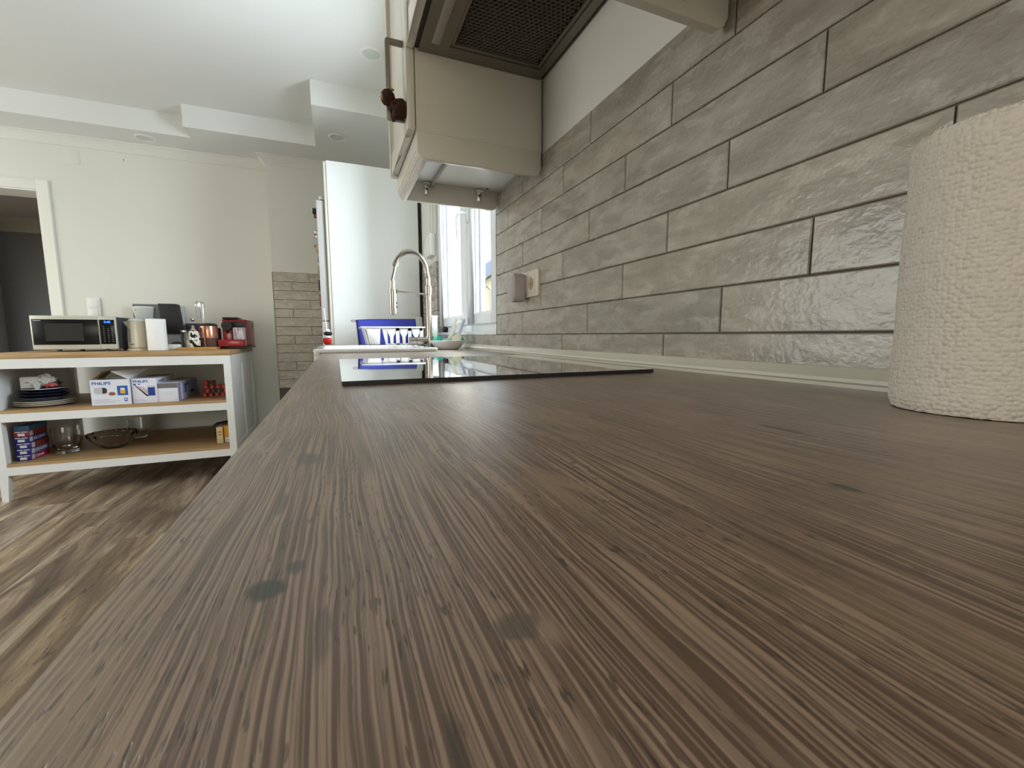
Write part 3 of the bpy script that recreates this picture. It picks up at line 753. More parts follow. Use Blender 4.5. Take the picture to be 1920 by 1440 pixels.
MAG = [('black and white round souvenir magnet, uppermost on the fridge door', 'black', 1.905-.03, .026, 3.44),
       ('reddish brown leaf shaped magnet below the uppermost magnet', 'brownprint', 1.856, .03, 3.46),
       ('silver hooked bird shaped magnet on the fridge door', 'chrome', 1.720, .036, 3.46),
       ('gold and black pot shaped magnet on the fridge door', 'capgold', 1.622, .036, 3.46),
       ('small green magnet below the gold one', 'sage', 1.550, .022, 3.48),
       ('long brown figure magnet below the green one', 'cardboard', 1.460, .042, 3.50),
       ('dark brown figure magnet halfway down the fridge door', 'coffeebean', 1.370, .046, 3.52),
       ('dark red tower shaped magnet low on the fridge door', 'redside', 1.259, .056, 3.55),
       ('orange red magnet, lowest on the fridge door', 'capred', 1.152, .038, 3.6)]
for i, (lb, mt, z, h, y) in enumerate(MAG):
    dpt = (.030, .024, .028, .022, .014, .015, .018, .018, .012)[i]
    rnd = random.Random(i); out = []
    for k in range(10):
        a = 2*PI*k/10; q = 0.75+0.45*rnd.random()
        if i == 2: q = 1.0 if k % 3 else 0.45
        out.append((y+0.022*q*math.cos(a), z+h*q*math.sin(a)*0.9))
    mg = single('magnet', MB().prism(out, 0, -0.0895-dpt, -0.0895), mt, lb, 'magnet', (-0.0895, y, z), group='souvenir magnets on the fridge door', bev=0.003)
    if i in (0, 3): obj('figure', MB().sphere((-0.0895-dpt, y, z+h*.4), 0.010, 10, 6), 'print' if i == 0 else 'black', mg)

# ================================================================== WALL CABINETS AND HOOD
def shaker(name, y0, y1, z0, z1, parent, x0=0.199, x1=0.2205):
    d = obj(name, MB().box(x0+0.007, x1, y0+.05, y1-.05, z0+.05, z1-.05).box(x0, x1, y0, y0+.055, z0, z1).box(x0, x1, y1-.055, y1, z0, z1)
            .box(x0, x1, y0+.055, y1-.055, z0, z0+.055).box(x0, x1, y0+.055, y1-.055, z1-.055, z1), 'cabinet', parent, bev=0.002)
    mb = MB()
    for (a, b_, c, e) in ((y0+.055, y0+.066, z0+.055, z1-.055), (y1-.066, y1-.055, z0+.055, z1-.055), (y0+.066, y1-.066, z0+.055, z0+.066), (y0+.066, y1-.066, z1-.066, z1-.055)):
        mb.box(x0+.0035, x0+.009, a, b_, c, e)
    obj('inner_bead', mb, 'cabinet', d, bev=0.001)
    return d
ZC = 1.543; ZP = 1.474
def pelmet_front(y0, y1):     # moulded light rail, outline in x,z
    return MB().prism([(0.2232, ZC), (0.2232, 1.522), (0.2250, 1.519), (0.2232, 1.516), (0.2232, 1.503), (0.2262, 1.500), (0.2262, 1.4935), (0.2290, 1.491), (0.2290, 1.4865), (0.2345, 1.483), (0.2345, 1.4795), (0.2395, 1.4765), (0.2400, 1.4738), (0.251, ZP), (0.251, 1.480), (0.2455, 1.484), (0.2455, ZC)], 1, y0, y1)
def pelmet_side(y0, y1, near):   # outline in x,z with the notched moulding corners
    return MB().prism(([(0.2232, ZC), (0.2232, 1.4895), (0.2262, 1.4855), (0.2285, 1.4815), (0.2335, 1.4775), (0.2385, 1.4745), (0.243, ZP)] if near else [(0.2465, ZC), (0.2465, ZP+0.001)])+[(0.575, ZP), (0.586, ZP+0.006), (0.5935, ZP+0.020), (0.5935, ZC)], 1, y0, y1)
def hook(y, x, z, parent):
    t = obj('hook', MB().tube([(x, y-0.004, z-0.026), (x, y-0.004, z-0.020), (x, y-0.004, z+0.012)], [0.006, 0.0095, 0.0095], 14).tube([(x-0.012, y-0.012, z+0.015), (x+0.012, y-0.012, z+0.015)], 0.006, 12), 'chrome', parent, smooth=True, label='chrome bracket')
    obj('screw', MB().tube([(x, y-0.0150, z-.004), (x, y-0.0130, z-.004)], 0.0036, 8), 'blackmatte', t)
uc = thing('wall_cabinet', 'cream wall cabinet with moulded light rail between hood and window', 'wall cabinet', (0.41, 1.418, ZC), 0, 'wall cabinets')
obj('body', MB().box(0.2225, 0.5945, 1.2185, 1.2365, ZC, 2.30).box(0.2225, 0.5945, 1.600, 1.618, ZC, 2.30).box(0.2225, 0.5945, 1.2365, 1.6, 2.282, 2.3), 'cabinet', uc)
obj('bottom', B(0.2225, 0.5945, 1.2365, 1.600, ZC+0.001, ZC+0.019), 'panel', uc)  # whiter, bluer colour stands in for window light on the underside
dr = shaker('door', 1.2205, 1.6165, ZC+0.002, 2.298, uc)
hn = obj('handle', MB().prism([(0.199, 1.785), (0.157, 1.785), (0.153, 1.780), (0.153, 1.585), (0.157, 1.580), (0.199, 1.580), (0.199, 1.592), (0.165, 1.592), (0.165, 1.773), (0.199, 1.773)], 1, 1.262, 1.276), 'hoodframe', dr, bev=0.002)
rail = obj('light_rail', pelmet_front(1.2350, 1.618), 'cabinet', uc)
obj('light_rail', pelmet_side(1.2185, 1.2345, True), 'cabinet', uc, bev=0.001)
fp = obj('light_rail', pelmet_side(1.6025, 1.618, False), 'cabinet', uc, bev=0.001)
hook(1.6025, 0.321, 1.522, uc); hook(1.6025, 0.5185, 1.520, uc)
obj('lamp_tube', MB().tube([(0.342, 1.60, ZC-0.007), (0.344, 1.24, ZC-0.007)], 0.0065, 10), 'frost', uc, smooth=True)
obj('cable_hole', MB().tube([(0.548, 1.585, ZC-0.0005), (0.548, 1.585, ZC+0.0005)], 0.006, 10), 'black', uc)
obj('cable', MB().tube([(0.5935, 1.214, 1.74), (0.5935, 1.214, 1.66), (0.5925, 1.209, 1.62), (0.5935, 1.213, 1.56), (0.5935, 1.215, 1.50)], 0.0012, 6), 'black', uc, smooth=True)

hc = thing('hood_cabinet', 'cream cabinet with framed door above the extractor hood', 'wall cabinet', (0.41, 0.892, 1.765), 0, 'wall cabinets')
obj('body', B(0.2225, 0.5945, 0.5665, 1.2175, 1.80, 2.30), 'cabinet', hc)
shaker('door', 0.5685, 1.2155, 1.7435, 2.298, hc)
hd_ = thing('extractor_hood', 'brown grey built-in extractor hood with honeycomb filter seen from below', 'extractor hood', (0.41, 0.892, 1.742))
ZH = 1.742
# underside frame round the filter opening (x .311-.562, y .60-1.17)
obj('frame', MB().box(0.232, 0.306, 0.5685, 1.2165, ZH, ZH+0.02).box(0.566, 0.587, 0.5685, 1.2165, ZH, ZH+0.02)
    .box(0.306, 0.566, 1.175, 1.2165, ZH, ZH+0.02).box(0.306, 0.566, 0.5685, 0.60, ZH, ZH+0.02), 'hoodframe', hd_)
obj('body', B(0.232, 0.587, 0.5685, 1.2165, ZH+0.03, 1.799), 'black', hd_)
obj('front_gap_shade', B(0.2215, 0.2318, 0.5685, 1.2165, ZH+0.006, 1.799), 'black', hd_)  # black strip standing for the shade between door and hood
obj('side_gap_shade', B(0.5875, 0.5945, 0.5685, 1.2165, ZH+0.004, 1.799), 'black', hd_)  # black strip standing for the shade between hood and wall
fl = obj('filter_frame', MB().box(0.3075, 0.3165, 0.601, 1.174, ZH+0.003, ZH+0.012).box(0.5555, 0.5645, 0.601, 1.174, ZH+0.003, ZH+0.012)
         .box(0.3165, 0.5555, 1.165, 1.174, ZH+0.003, ZH+0.012).box(0.3165, 0.5555, 0.601, 0.610, ZH+0.003, ZH+0.012), 'hoodframe', hd_, bev=0.001)
obj('filter_backing', B(0.3165, 0.5555, 0.610, 1.165, ZH+0.0125, ZH+0.0145), 'meshback', fl)
hx = MB(); pit_ = 0.0125; ro, ri = pit_*0.575, pit_*0.40
ny = int(0.555/(pit_*0.866)); nx = int(0.239/pit_)
for j in range(ny+1):
    for i in range(nx+1):
        cx = 0.3165+pit_*(i+0.5+(0.5 if j % 2 else 0)); cy = 0.610+pit_*0.866*(j+0.5)
        if cx > 0.552 or cy > 1.162: continue
        vs = []
        for (rr, z) in ((ro, ZH+0.0105), ((ro+ri)/2, ZH+0.0065), (ri, ZH+0.0105)):
            for k in range(6):
                a = PI/6+PI*k/3; vs.append((cx+rr*math.cos(a), cy+rr*math.sin(a), z))
        fs = [(l*6+k, l*6+(k+1) % 6, (l+1)*6+(k+1) % 6, (l+1)*6+k) for l in (0, 1) for k in range(6)]
        hx.add(vs, fs)
obj('filter_mesh', hx, 'mesh', fl, kind='stuff')
obj('lamp_cover', B(0.259, 0.279, 0.66, 1.173, ZH-0.0015, ZH+0.001), 'frost', hd_, bev=0.0005)

nc = thing('wall_cabinet', 'cream wall cabinet nearest the camera, only its far light rail in view', 'wall cabinet', (0.41, 0.1, ZC), 0, 'wall cabinets')
obj('body', B(0.2225, 0.5945, -0.35, 0.5655, ZC, 2.30), 'cabinet', nc)
shaker('door', -0.348, 0.106, ZC+0.002, 2.298, nc); shaker('door', 0.109, 0.5635, ZC+0.002, 2.298, nc)
obj('light_rail', pelmet_front(-0.35, 0.5655), 'cabinet', nc, smooth=True, angle=20)
obj('light_rail', pelmet_side(0.5500, 0.5655, False), 'cabinet', nc, bev=0.001)
hook(0.550, 0.500, 1.520, nc)

# plush toy on the handle
pl = thing('plush_toy', 'small dark brown fluffy plush animal clinging to the cabinet handle', 'plush toy', (0.178, 1.262, 1.57))
def furball(c, r, sc, jit, seg=40, rings=28):
    mb = MB(); vs = []; fs = []
    for i in range(1, rings):
        th = PI*i/rings
        for k in range(seg):
            ph = 2*PI*k/seg; d = Vector((math.sin(th)*math.cos(ph), math.sin(th)*math.sin(ph), math.cos(th)))
            q = r*(1+0.10*noise.noise(d*2.5+Vector(c)*50)+jit*random.uniform(-1, 1))
            vs.append((c[0]+d.x*q*sc[0], c[1]+d.y*q*sc[1], c[2]+d.z*q*sc[2]))
    t = len(vs); vs += [(c[0], c[1], c[2]+r*sc[2]), (c[0], c[1], c[2]-r*sc[2])]
    for i in range(rings-2):
        for k in range(seg):
            l = (k+1) % seg; fs.append((i*seg+k, (i+1)*seg+k, (i+1)*seg+l, i*seg+l))
    for k in range(seg):
        l = (k+1) % seg; fs.append((t, k, l)); fs.append((t+1, (rings-2)*seg+l, (rings-2)*seg+k))
    return mb.add(vs, fs)
bd = furball((0.1845, 1.238, 1.5985), 0.0225, (0.98, 0.9, 1.12), 0.035)
obj('body', bd, 'fur', pl, smooth=True, angle=180)
he = obj('head', furball((0.1535, 1.240, 1.622), 0.0185, (1, 0.95, 1.1), 0.035), 'fur', pl, smooth=True, angle=180)
obj('ear', furball((0.1625, 1.232, 1.6395), 0.0058, (1.2, .7, .6), 0.05, 14, 10), 'tan', he, smooth=True)
obj('muzzle', furball((0.1385, 1.234, 1.619), 0.0065, (.6, .9, 1.3), 0.05, 14, 10), 'tan', he, smooth=True)
obj('arm', MB().tube([(0.176, 1.232, 1.612), (0.165, 1.228, 1.605), (0.160, 1.245, 1.602), (0.166, 1.270, 1.604)], [0.008, 0.007, 0.006, 0.006], 10), 'fur', pl, smooth=True)
obj('leg', MB().tube([(0.184, 1.232, 1.586), (0.172, 1.226, 1.582), (0.165, 1.245, 1.580), (0.170, 1.268, 1.582)], [0.009, 0.008, 0.006, 0.006], 10), 'fur', pl, smooth=True)

# ================================================================== ON THE TILED WALL AND THE COUNTER
so = thing('double_socket', 'beige double wall socket in its frame on the tiles', 'socket', (D, 1.30, 1.12))
obj('frame', MB().prism([(p[0], p[1]) for p in rrect(1.226, 1.381, 1.121, 1.204, .006)], 0, D-0.009, D+0.001), 'socket', so, bev=0.0015)
for yc in (1.2735, 1.3435):
    s_ = obj('insert', MB().box(D-0.0105, D-0.008, yc-.027, yc+.027, 1.135, 1.190), 'socket', so, bev=0.001)
    obj('outlet_well', MB().tube([(D-0.0112, yc, 1.1625), (D-0.0100, yc, 1.1625)], 0.0195, 28), 'greyprint' if False else 'capgold', s_)
    obj('contact_bar', B(D-0.0118, D-0.0110, yc-.018, yc+.018, 1.1617, 1.1633), 'greyprint', s_)
pg = thing('plug_adapter', 'rounded pale grey plug-in device in the left outlet of the wall socket', 'adapter', (D-0.012, 1.3435, 1.12))
sq = [(p[0], p[1]) for p in rrect(1.314, 1.373, 1.108, 1.200, .018, 6)]
obj('housing', MB().prism(sq, 0, D-0.050, D-0.0123), 'greyplug', pg, bev=0.003)
sq2 = [(p[0], p[1]) for p in rrect(1.3145, 1.3725, 1.1085, 1.1995, .0175, 6)]
obj('rim', MB().prism(sq2, 0, D-0.0525, D-0.0503), 'plastic', pg)
obj('front', MB().prism([(p[0], p[1]) for p in rrect(1.3165, 1.3705, 1.1105, 1.1975, .0165, 6)], 0, D-0.0545, D-0.0526), 'greyplug', pg, bev=0.0008)

# paper towel roll by the wall
pr_ = thing('paper_towel_roll', 'large embossed white kitchen paper roll standing on the countertop by the tiles', 'paper towel roll', (0.508, 0.185, CT))
PR, PZ = 0.0585, CT+0.0006; PH = 0.229
segs = 220; vs = []; fs = []; rows = 40
for j in range(rows+1):
    t = j/rows; z = PZ+PH*t
    for i in range(segs):
        a = 2*PI*i/segs
        n_ = noise.noise(Vector((math.cos(a)*1.6, math.sin(a)*1.6, z*14)))*0.0011+noise.noise(Vector((math.cos(a)*9, math.sin(a)*9, z*60)))*0.00035
        rr = PR+n_
        if j == 0: rr -= 0.0028
        if j == 1: rr -= 0.0006; 
        if j == rows-1: rr -= 0.0004
        zz = z
        if j == rows: rr -= 0.0022; 
        if j >= rows-1: zz += noise.noise(Vector((math.cos(a)*7, math.sin(a)*7, 3)))*0.0022+noise.noise(Vector((math.cos(a)*22, math.sin(a)*22, 5)))*0.0012
        if j <= 1: zz += abs(noise.noise(Vector((math.cos(a)*8, math.sin(a)*8, 9))))*0.0012
        vs.append((0.508+rr*math.cos(a), 0.185+rr*math.sin(a), zz))
for j in range(rows):
    for i in range(segs):
        k = (i+1) % segs; fs.append((j*segs+i, j*segs+k, (j+1)*segs+k, (j+1)*segs+i))
n0 = len(vs)
for i in range(segs):
    a = 2*PI*i/segs; vs.append((0.508+0.021*math.cos(a), 0.185+0.021*math.sin(a), PZ+PH-0.001))
for i in range(segs):
    k = (i+1) % segs; fs.append((rows*segs+i, rows*segs+k, n0+k, n0+i))
po = obj('paper', MB().add(vs, fs), 'paper', pr_, smooth=True, angle=75)
me = po.data; uvl = me.uv_layers.new(name='uv')
for lp in me.loops:
    co = me.vertices[lp.vertex_index].co; a = math.atan2(-co.y, -co.x)
    uvl.data[lp.index].uv = (a*PR, co.z)
obj('core', MB().tube([(0.508, 0.185, PZ), (0.508, 0.185, PZ+PH-0.002)], 0.0208, 32, cap=False), 'cardboard', pr_, smooth=True)

# dish of scrubbing things
di = single('soap_dish', MB().lathe([(0, CT+0.0008), (0.05, CT+0.0008), (0.058, CT+0.006), (0.086, CT+0.041), (0.084, CT+0.042), (0.056, CT+0.010), (0, CT+0.006)], 0.482, 1.985, 40), 'ceramic',
            'shallow grey white dish on the countertop right of the faucet', 'dish', (0.482, 1.985, CT), smooth=True)
fb = thing('palm_brush', 'teal fan shaped brush leaning in the dish near the faucet', 'brush', (0.437, 1.985, CT+0.012))
mb = MB()
for k in range(15):
    a = math.radians(-8+14*k); c_ = Vector((0.437, 1.985, 0.962)); tip = c_+Vector((-math.cos(a)*0.034, -0.012+0.002*(k % 3), math.sin(a)*0.036))
    mb.tube([c_+(tip-c_)*0.25, c_+(tip-c_)*0.7, tip], [0.0014, 0.0026, 0.0009], 6)
obj('bristles', mb, 'teal', fb, smooth=True, kind='stuff')
obj('grip', MB().sphere((0.437, 1.989, 0.960), 0.014, 14, 8, sc=(1.3, .5, .8)), 'palegreen', fb, smooth=True)
cb_ = thing('dish_brush', 'sage green dish brush with round head lying across the dish', 'brush', (0.50, 1.97, CT+0.02))
obj('handle', MB().tube([(0.455, 1.975, 0.971), (0.485, 1.965, 0.976), (0.510, 1.955, 0.988)], [0.006, 0.010, 0.012], 12), 'sage', cb_, smooth=True)
obj('head', MB().tube([(0.518, 1.965, 0.990), (0.512, 1.935, 0.988)], 0.0205, 24), 'sage', cb_, smooth=True)
obj('rim', MB().tube([(0.5125, 1.938, 0.988), (0.5115, 1.934, 0.988)], 0.0225, 24), 'beigeplastic', cb_, smooth=True)
gs = thing('scouring_pad', 'dark green bristly pad at the right side of the dish', 'scouring pad', (0.550, 1.985, CT+0.02))
mb = MB(); rnd = random.Random(3)
for k in range(60):
    d = Vector((rnd.uniform(-1, 1), rnd.uniform(-1, .4), rnd.uniform(-.3, 1))).normalized(); c_ = Vector((0.545, 1.985, 0.972))
    mb.tube([c_, c_+d*0.020], 0.0011, 4)
obj('bristles', mb, 'teal', gs, kind='stuff')
hl = thing('sponge_holder', 'white and beige plastic holder leaning on the sill behind the dish', 'holder', (0.55, 2.05, CT+0.02))
# slanted frame, leaning to the right
def slant(x0, x1, t0, t1, y, th):   # parallelogram plate: t along the slope
    a = Vector((0.495, 0, 0.972)); dx = Vector((0.055, 0.045, 0.108)); ux = Vector((1, 0.1, 0))
    def P(u, t, yy): q = a+dx*t+ux*u; return (q.x, y+q.y+yy, q.z)
    return [P(x0, t0, 0), P(x1, t0, 0), P(x1, t1, 0), P(x0, t1, 0)], [P(x0, t0, th), P(x1, t0, th), P(x1, t1, th), P(x0, t1, th)]
for nm, mt, args in (('side', 'beigeplastic', (-0.004, 0.006, 0, 0.98, 2.02, .020)), ('side', 'lilac', (0.038, 0.050, 0, 0.92, 2.02, .020)), ('top', 'upvc', (-0.004, 0.050, 0.92, 1.0, 2.02, .018)),
                     ('plate', 'plastic', (0.020, 0.038, 0, 0.82, 2.024, .010)), ('bottom', 'beigeplastic', (-0.004, 0.050, 0.0, 0.06, 2.02, .02))):
    b_, t_ = slant(*args); obj(nm, MB().hexa(b_, t_), mt, hl, bev=0.0012)

# soap bottles behind the faucet
bt = thing('soap_bottle', 'clear pump bottle of pale green soap behind the faucet', 'bottle', (0.478, 2.28, CT))
obj('container', MB().lathe([(0, CT+.001), (.019, CT+.001), (.020, CT+.01), (.020, CT+.05), (.012, CT+.068), (.010, CT+.078), (0, CT+.078)], 0.478, 2.28, 20), 'palegreen', bt, smooth=True)
obj('pump', MB().tube([(0.478, 2.28, CT+.078), (0.478, 2.28, CT+.105), (0.470, 2.275, CT+.108)], 0.003, 8), 'plastic', bt, smooth=True)
jr = thing('canister', 'tall white translucent container beside the green soap bottle', 'container', (0.512, 2.45, CT))
obj('container', MB().prism([(p[0], p[1]) for p in rrect(0.482, 0.532, 2.42, 2.48, .006)], 2, CT+.001, CT+.165), 'coffeewhite', jr, bev=0.002)
obj('lid', MB().prism([(p[0], p[1]) for p in rrect(0.480, 0.534, 2.418, 2.482, .006)], 2, CT+.1655, CT+.176), 'upvc', jr, bev=0.002)
cb2 = single('cutting_board', MB().hexa([(0.505, 2.98, CT+.001), (0.557, 2.98, CT+.001), (0.557, 3.00, CT+.001), (0.505, 3.00, CT+.001)], [(0.505, 3.03, 1.125), (0.557, 3.03, 1.125), (0.557, 3.045, 1.125), (0.505, 3.045, 1.125)]),
             'coffeewhite', 'narrow pale grey board standing behind the drying rack', 'board', (0.53, 3.0, CT), bev=0.002)
single('cloth', MB().sphere((0.618, 2.60, 1.034), 0.019, 14, 10, jit=0.7, sc=(0.85, 2.3, 0.95)), 'blackmatte', 'crumpled black cloth on the window sill behind the bottles', 'cloth', (0.618, 2.60, R0+0.0145), smooth=True)
# drying rack
dk = thing('drying_rack', 'white plastic dish drainer with slotted side behind the sink', 'dish drainer', (0.31, 2.70, CT))
obj('tray', MB().box(0.135, 0.495, 2.60, 2.88, CT+.001, CT+.010), 'black', dk, bev=0.003)
# near side wall with keyhole slots: slats between the slots
zb, zt = CT+0.013, 1.043
n_s = 4
obj('rim', MB().box(0.128, 0.492, 2.585, 2.603, zt-0.002, zt+0.006).box(0.128, 0.142, 2.603, 2.87, zt-0.002, zt+0.006).box(0.478, 0.492, 2.603, 2.87, zt-0.002, zt+0.006).box(0.142, 0.478, 2.858, 2.87, zt-0.002, zt+0.006), 'plastic', dk, bev=0.002)
obj('cup', MB().hexa([(0.172, 2.605, zb), (0.232, 2.605, zb), (0.232, 2.67, zb), (0.172, 2.67, zb)], [(0.155, 2.592, zt-.002), (0.236, 2.592, zt-.002), (0.236, 2.68, zt-.002), (0.155, 2.68, zt-.002)]), 'ceramic', dk, bev=0.005)
obj('end_wall', MB().hexa([(0.166, 2.605, zb), (0.170, 2.605, zb), (0.170, 2.86, zb), (0.166, 2.86, zb)], [(0.145, 2.60, zt-.002), (0.149, 2.60, zt-.002), (0.149, 2.865, zt-.002), (0.145, 2.865, zt-.002)]), 'plastic', dk)
# slotted wall: outer frame plus arched fingers
mb = MB()
xs0 = 0.252
mb.hexa([(xs0+.012, 2.603, zb), (0.276, 2.603, zb), (0.276, 2.607, zb), (xs0+.012, 2.607, zb)], [(xs0-.008, 2.596, zt-.002), (0.276, 2.596, zt-.002), (0.276, 2.600, zt-.002), (xs0-.008, 2.600, zt-.002)])
for k in range(3):
    xc = 0.298+k*0.070
    mb.box(xc+0.0245, xc+0.0455, 2.598, 2.603, zb, zt-.002)
mb.box(0.264, 0.478, 2.598, 2.603, zt-.018, zt-.002); mb.box(0.264, 0.478, 2.598, 2.603, zb, zb+.006)
obj('slotted_wall', mb, 'plastic', dk)
for k in range(3):
    xc = 0.298+k*0.070
    out = [(xc-.008, zb+.004), (xc+.008, zb+.004), (xc+.010, zb+.045), (xc+.022, zb+.070)]
    for q in range(9):
        a = math.radians(0+180*q/8); out.append((xc+.022*math.cos(a), zb+.070+.020*math.sin(a)))
    out += [(xc-.010, zb+.045)]
    obj('finger', MB().prism(out, 1, 2.594, 2.598), 'plastic', dk)
# blue mat on its edge against the tall panel
bm_ = thing('drying_mat', 'royal blue folded cloth with dark edge and loop leaning on the white panel', 'cloth', (0.31, 2.96, CT))
obj('front_cloth', MB().hexa([(0.146, 2.93, CT+.001), (0.505, 2.93, CT+.001), (0.505, 2.935, CT+.001), (0.146, 2.935, CT+.001)], [(0.128, 2.985, 1.100), (0.502, 2.975, 1.106), (0.502, 2.982, 1.106), (0.128, 2.992, 1.100)]), 'blue', bm_, bev=0.002)
obj('side_fold', MB().hexa([(0.128, 2.932, CT+.001), (0.146, 2.925, CT+.001), (0.146, 2.937, CT+.001), (0.128, 2.944, CT+.001)], [(0.119, 2.985, 1.100), (0.130, 2.979, 1.100), (0.130, 2.992, 1.100), (0.119, 2.997, 1.100)]), 'navyedge', bm_, bev=0.002)
obj('binding', MB().tube([(0.120, 2.985, 1.098), (0.20, 2.982, 1.102), (0.502, 2.977, 1.107), (0.503, 2.965, 1.06)], 0.002, 6), 'navyedge', bm_, smooth=True)
obj('loop', MB().tube([(0.122+0.016*math.cos(a)-0.016, 2.985, 1.092+0.0055*math.sin(a)) for a in [2*PI*k/16 for k in range(16)]], 0.0018, 6, closed=True), 'navyedge', bm_, smooth=True)
# little ball ornament on a stick
po_ = thing('stick_ornament', 'small red, black and white wool ball figure with white stick left of the sink', 'ornament', (-0.050, 2.60, CT))
obj('base', MB().lathe([(0, CT+.001), (.012, CT+.001), (.014, CT+.012), (0, CT+.014)], -0.050, 2.60, 16), 'capgold', po_, smooth=True)
obj('body', furball((-0.050, 2.60, CT+.036), 0.024, (1, 1, .88), 0.05, 26, 18), 'pomred', po_, smooth=True, angle=180)
obj('collar', furball((-0.048, 2.598, CT+.057), 0.020, (1.05, 1, .40), 0.05, 22, 12), 'pomwhite', po_, smooth=True, angle=180)
obj('hair', furball((-0.045, 2.597, CT+.077), 0.0205, (1.1, 1, .52), 0.06, 22, 12), 'pomblack', po_, smooth=True, angle=180)
obj('cap', furball((-0.047, 2.599, CT+.092), 0.014, (1, 1, .6), 0.04, 18, 10), 'pomwhite', po_, smooth=True, angle=180)
obj('stick', MB().tube([(-0.050, 2.60, CT+.09), (-0.060, 2.60, 1.148)], 0.0024, 8), 'plastic', po_, smooth=True)

# ================================================================== KITCHEN ISLAND WITH SHELVES
IY = 3.467; IB = 4.335; XL, XR = -1.921, -0.690
isl = thing('kitchen_island', 'white open shelf island with oak top and two oak shelves at the back wall', 'kitchen island', (-1.305, 3.9, 0))
obj('worktop', B(XL, XR+0.001, IY-0.001, IB, 0.8645, 0.8995), 'oak', isl, bev=0.002)
def leg(x, y, inx, iny):
    w_ = 0.042; t = 0.030
    x1, y1 = x+inx*w_, y+iny*w_; xt, yt = x+inx*t, y+iny*t
    obj('leg', MB().box(min(x, x1), max(x, x1), min(y, y1), max(y, y1), 0.150, 0.864)
        .hexa([(x, y, 0), (xt, y, 0), (xt, yt, 0), (x, yt, 0)], [(x, y, .15), (x1, y, .15), (x1, y1, .15), (x, y1, .15)]), 'islandwhite', isl)
leg(XL, IY, 1, 1); leg(XR, IY, -1, 1); leg(XL, IB-.005, 1, -1); leg(XR, IB-.005, -1, -1)
xa, xb = XL+.042, XR-.042
obj('apron', B(xa, xb, IY, IY+.02, 0.806, 0.864), 'islandwhite', isl)
obj('apron', B(xa, xb, IB-.03, IB-.01, 0.806, 0.864), 'islandwhite', isl)
for zt_, zr in ((0.556, 0.538), (0.228, 0.210)):
    obj('shelf', MB().prism([(xa, IY-.0005), (xb, IY-.0005), (xb, IY+.042), (XR-.02, IY+.042), (XR-.02, IB-.047), (xb, IB-.047), (xb, IB-.02), (xa, IB-.02), (xa, IB-.047), (XL+.02, IB-.047), (XL+.02, IY+.042), (xa, IY+.042)], 2, zr, zt_), 'oak', isl)
    obj('rail', B(xa, xb, IY+.0005, IY+.02, zr-.052, zr-.0005), 'islandwhite', isl)
    obj('rail', B(xa, xb, IB-.03, IB-.012, zr-.052, zr-.0005), 'islandwhite', isl)
for xs_, sgn in ((XR, 1), (XL, -1)):   # end frames with two recessed panels
    xo, xi = xs_-sgn*0.002, xs_-sgn*0.018; lo, hi = min(xo, xi), max(xo, xi)
    y0, y1 = IY+.0425, IB-.0475; ym = (y0+y1)/2
    fr_ = obj('end_frame', MB().box(lo, hi, y0, y1, 0.79, 0.864).box(lo, hi, y0, y1, 0.158, 0.23).box(lo, hi, ym-.028, ym+.028, 0.23, 0.79)
              .box(lo, hi, y0, y0+.03, 0.23, 0.79).box(lo, hi, y1-.03, y1, 0.23, 0.79), 'islandwhite', isl)
    xo2 = xs_-sgn*0.0085
    for (a, b_) in ((y0+.03, ym-.028), (ym+.028, y1-.03)):
        obj('end_panel', B(min(xo2, xi), max(xo2, xi), a, b_, 0.23, 0.79), 'islandwhite', isl)

TOP = 0.8997
# microwave
mw = thing('microwave_oven', 'silver microwave oven with black glass door at the left of the island top', 'microwave', (-1.56, 3.80, TOP))
mx0, mx1, my, mb_ = -1.768, -1.349, 3.62, 3.96
for (x, y) in ((-1.66, 3.66), (-1.42, 3.66), (-1.66, 3.93), (-1.42, 3.93)):
    obj('foot', MB().tube([(x, y, TOP), (x, y, TOP+.0125)], 0.012, 12), 'black', mw)
obj('body', B(mx0+.006, mx1-.004, my+.020, mb_, TOP+.0125, 1.124), 'darkgrey', mw, bev=0.004)
obj('side_rib', B(mx1-.004, mx1-.001, my+.06, mb_-.03, TOP+.03, 1.105), 'darkgrey', mw, bev=0.001)
dd = obj('door', B(mx0, -1.4365, my, my+.020, TOP+.0145, 1.128), 'mwsilver', mw, bev=0.003)
obj('door_glass', B(mx0+.008, -1.439, my-.0022, my+.001, 0.944, 1.105), 'mwglass', dd, bev=0.0008)
obj('viewing_window', B(-1.700, -1.515, my-.0030, my-.0020, 0.968, 1.080), 'window_dark', dd)
obj('badge', B(-1.752, -1.716, my-.0028, my-.0020, 1.095, 1.0985), 'lightgrey', dd)
cp = obj('control_panel', B(-1.4355, mx1, my, my+.020, TOP+.0145, 1.128), 'mwsilver', mw, bev=0.003)
obj('panel_glass', B(-1.432, mx1+.006-.012, my-.0022, my+.001, 0.946, 1.105), 'mwglass', cp, bev=0.0008)
text('clock_digits', '0:40', 0.021, (-1.407, my-.0030, 1.083), FRONT, 'display', cp, sx=0.95)
mbk = MB()
for rr in range(8):
    for cc in range(3):
        if rr == 0 and cc == 1: continue
        x = -1.415+cc*0.0215; z = 1.060-rr*0.0138
        mbk.box(x, x+.0075, my-.0030, my-.0021, z-.002, z+.002)
obj('keypad_print', mbk, 'keys', cp, kind='stuff')

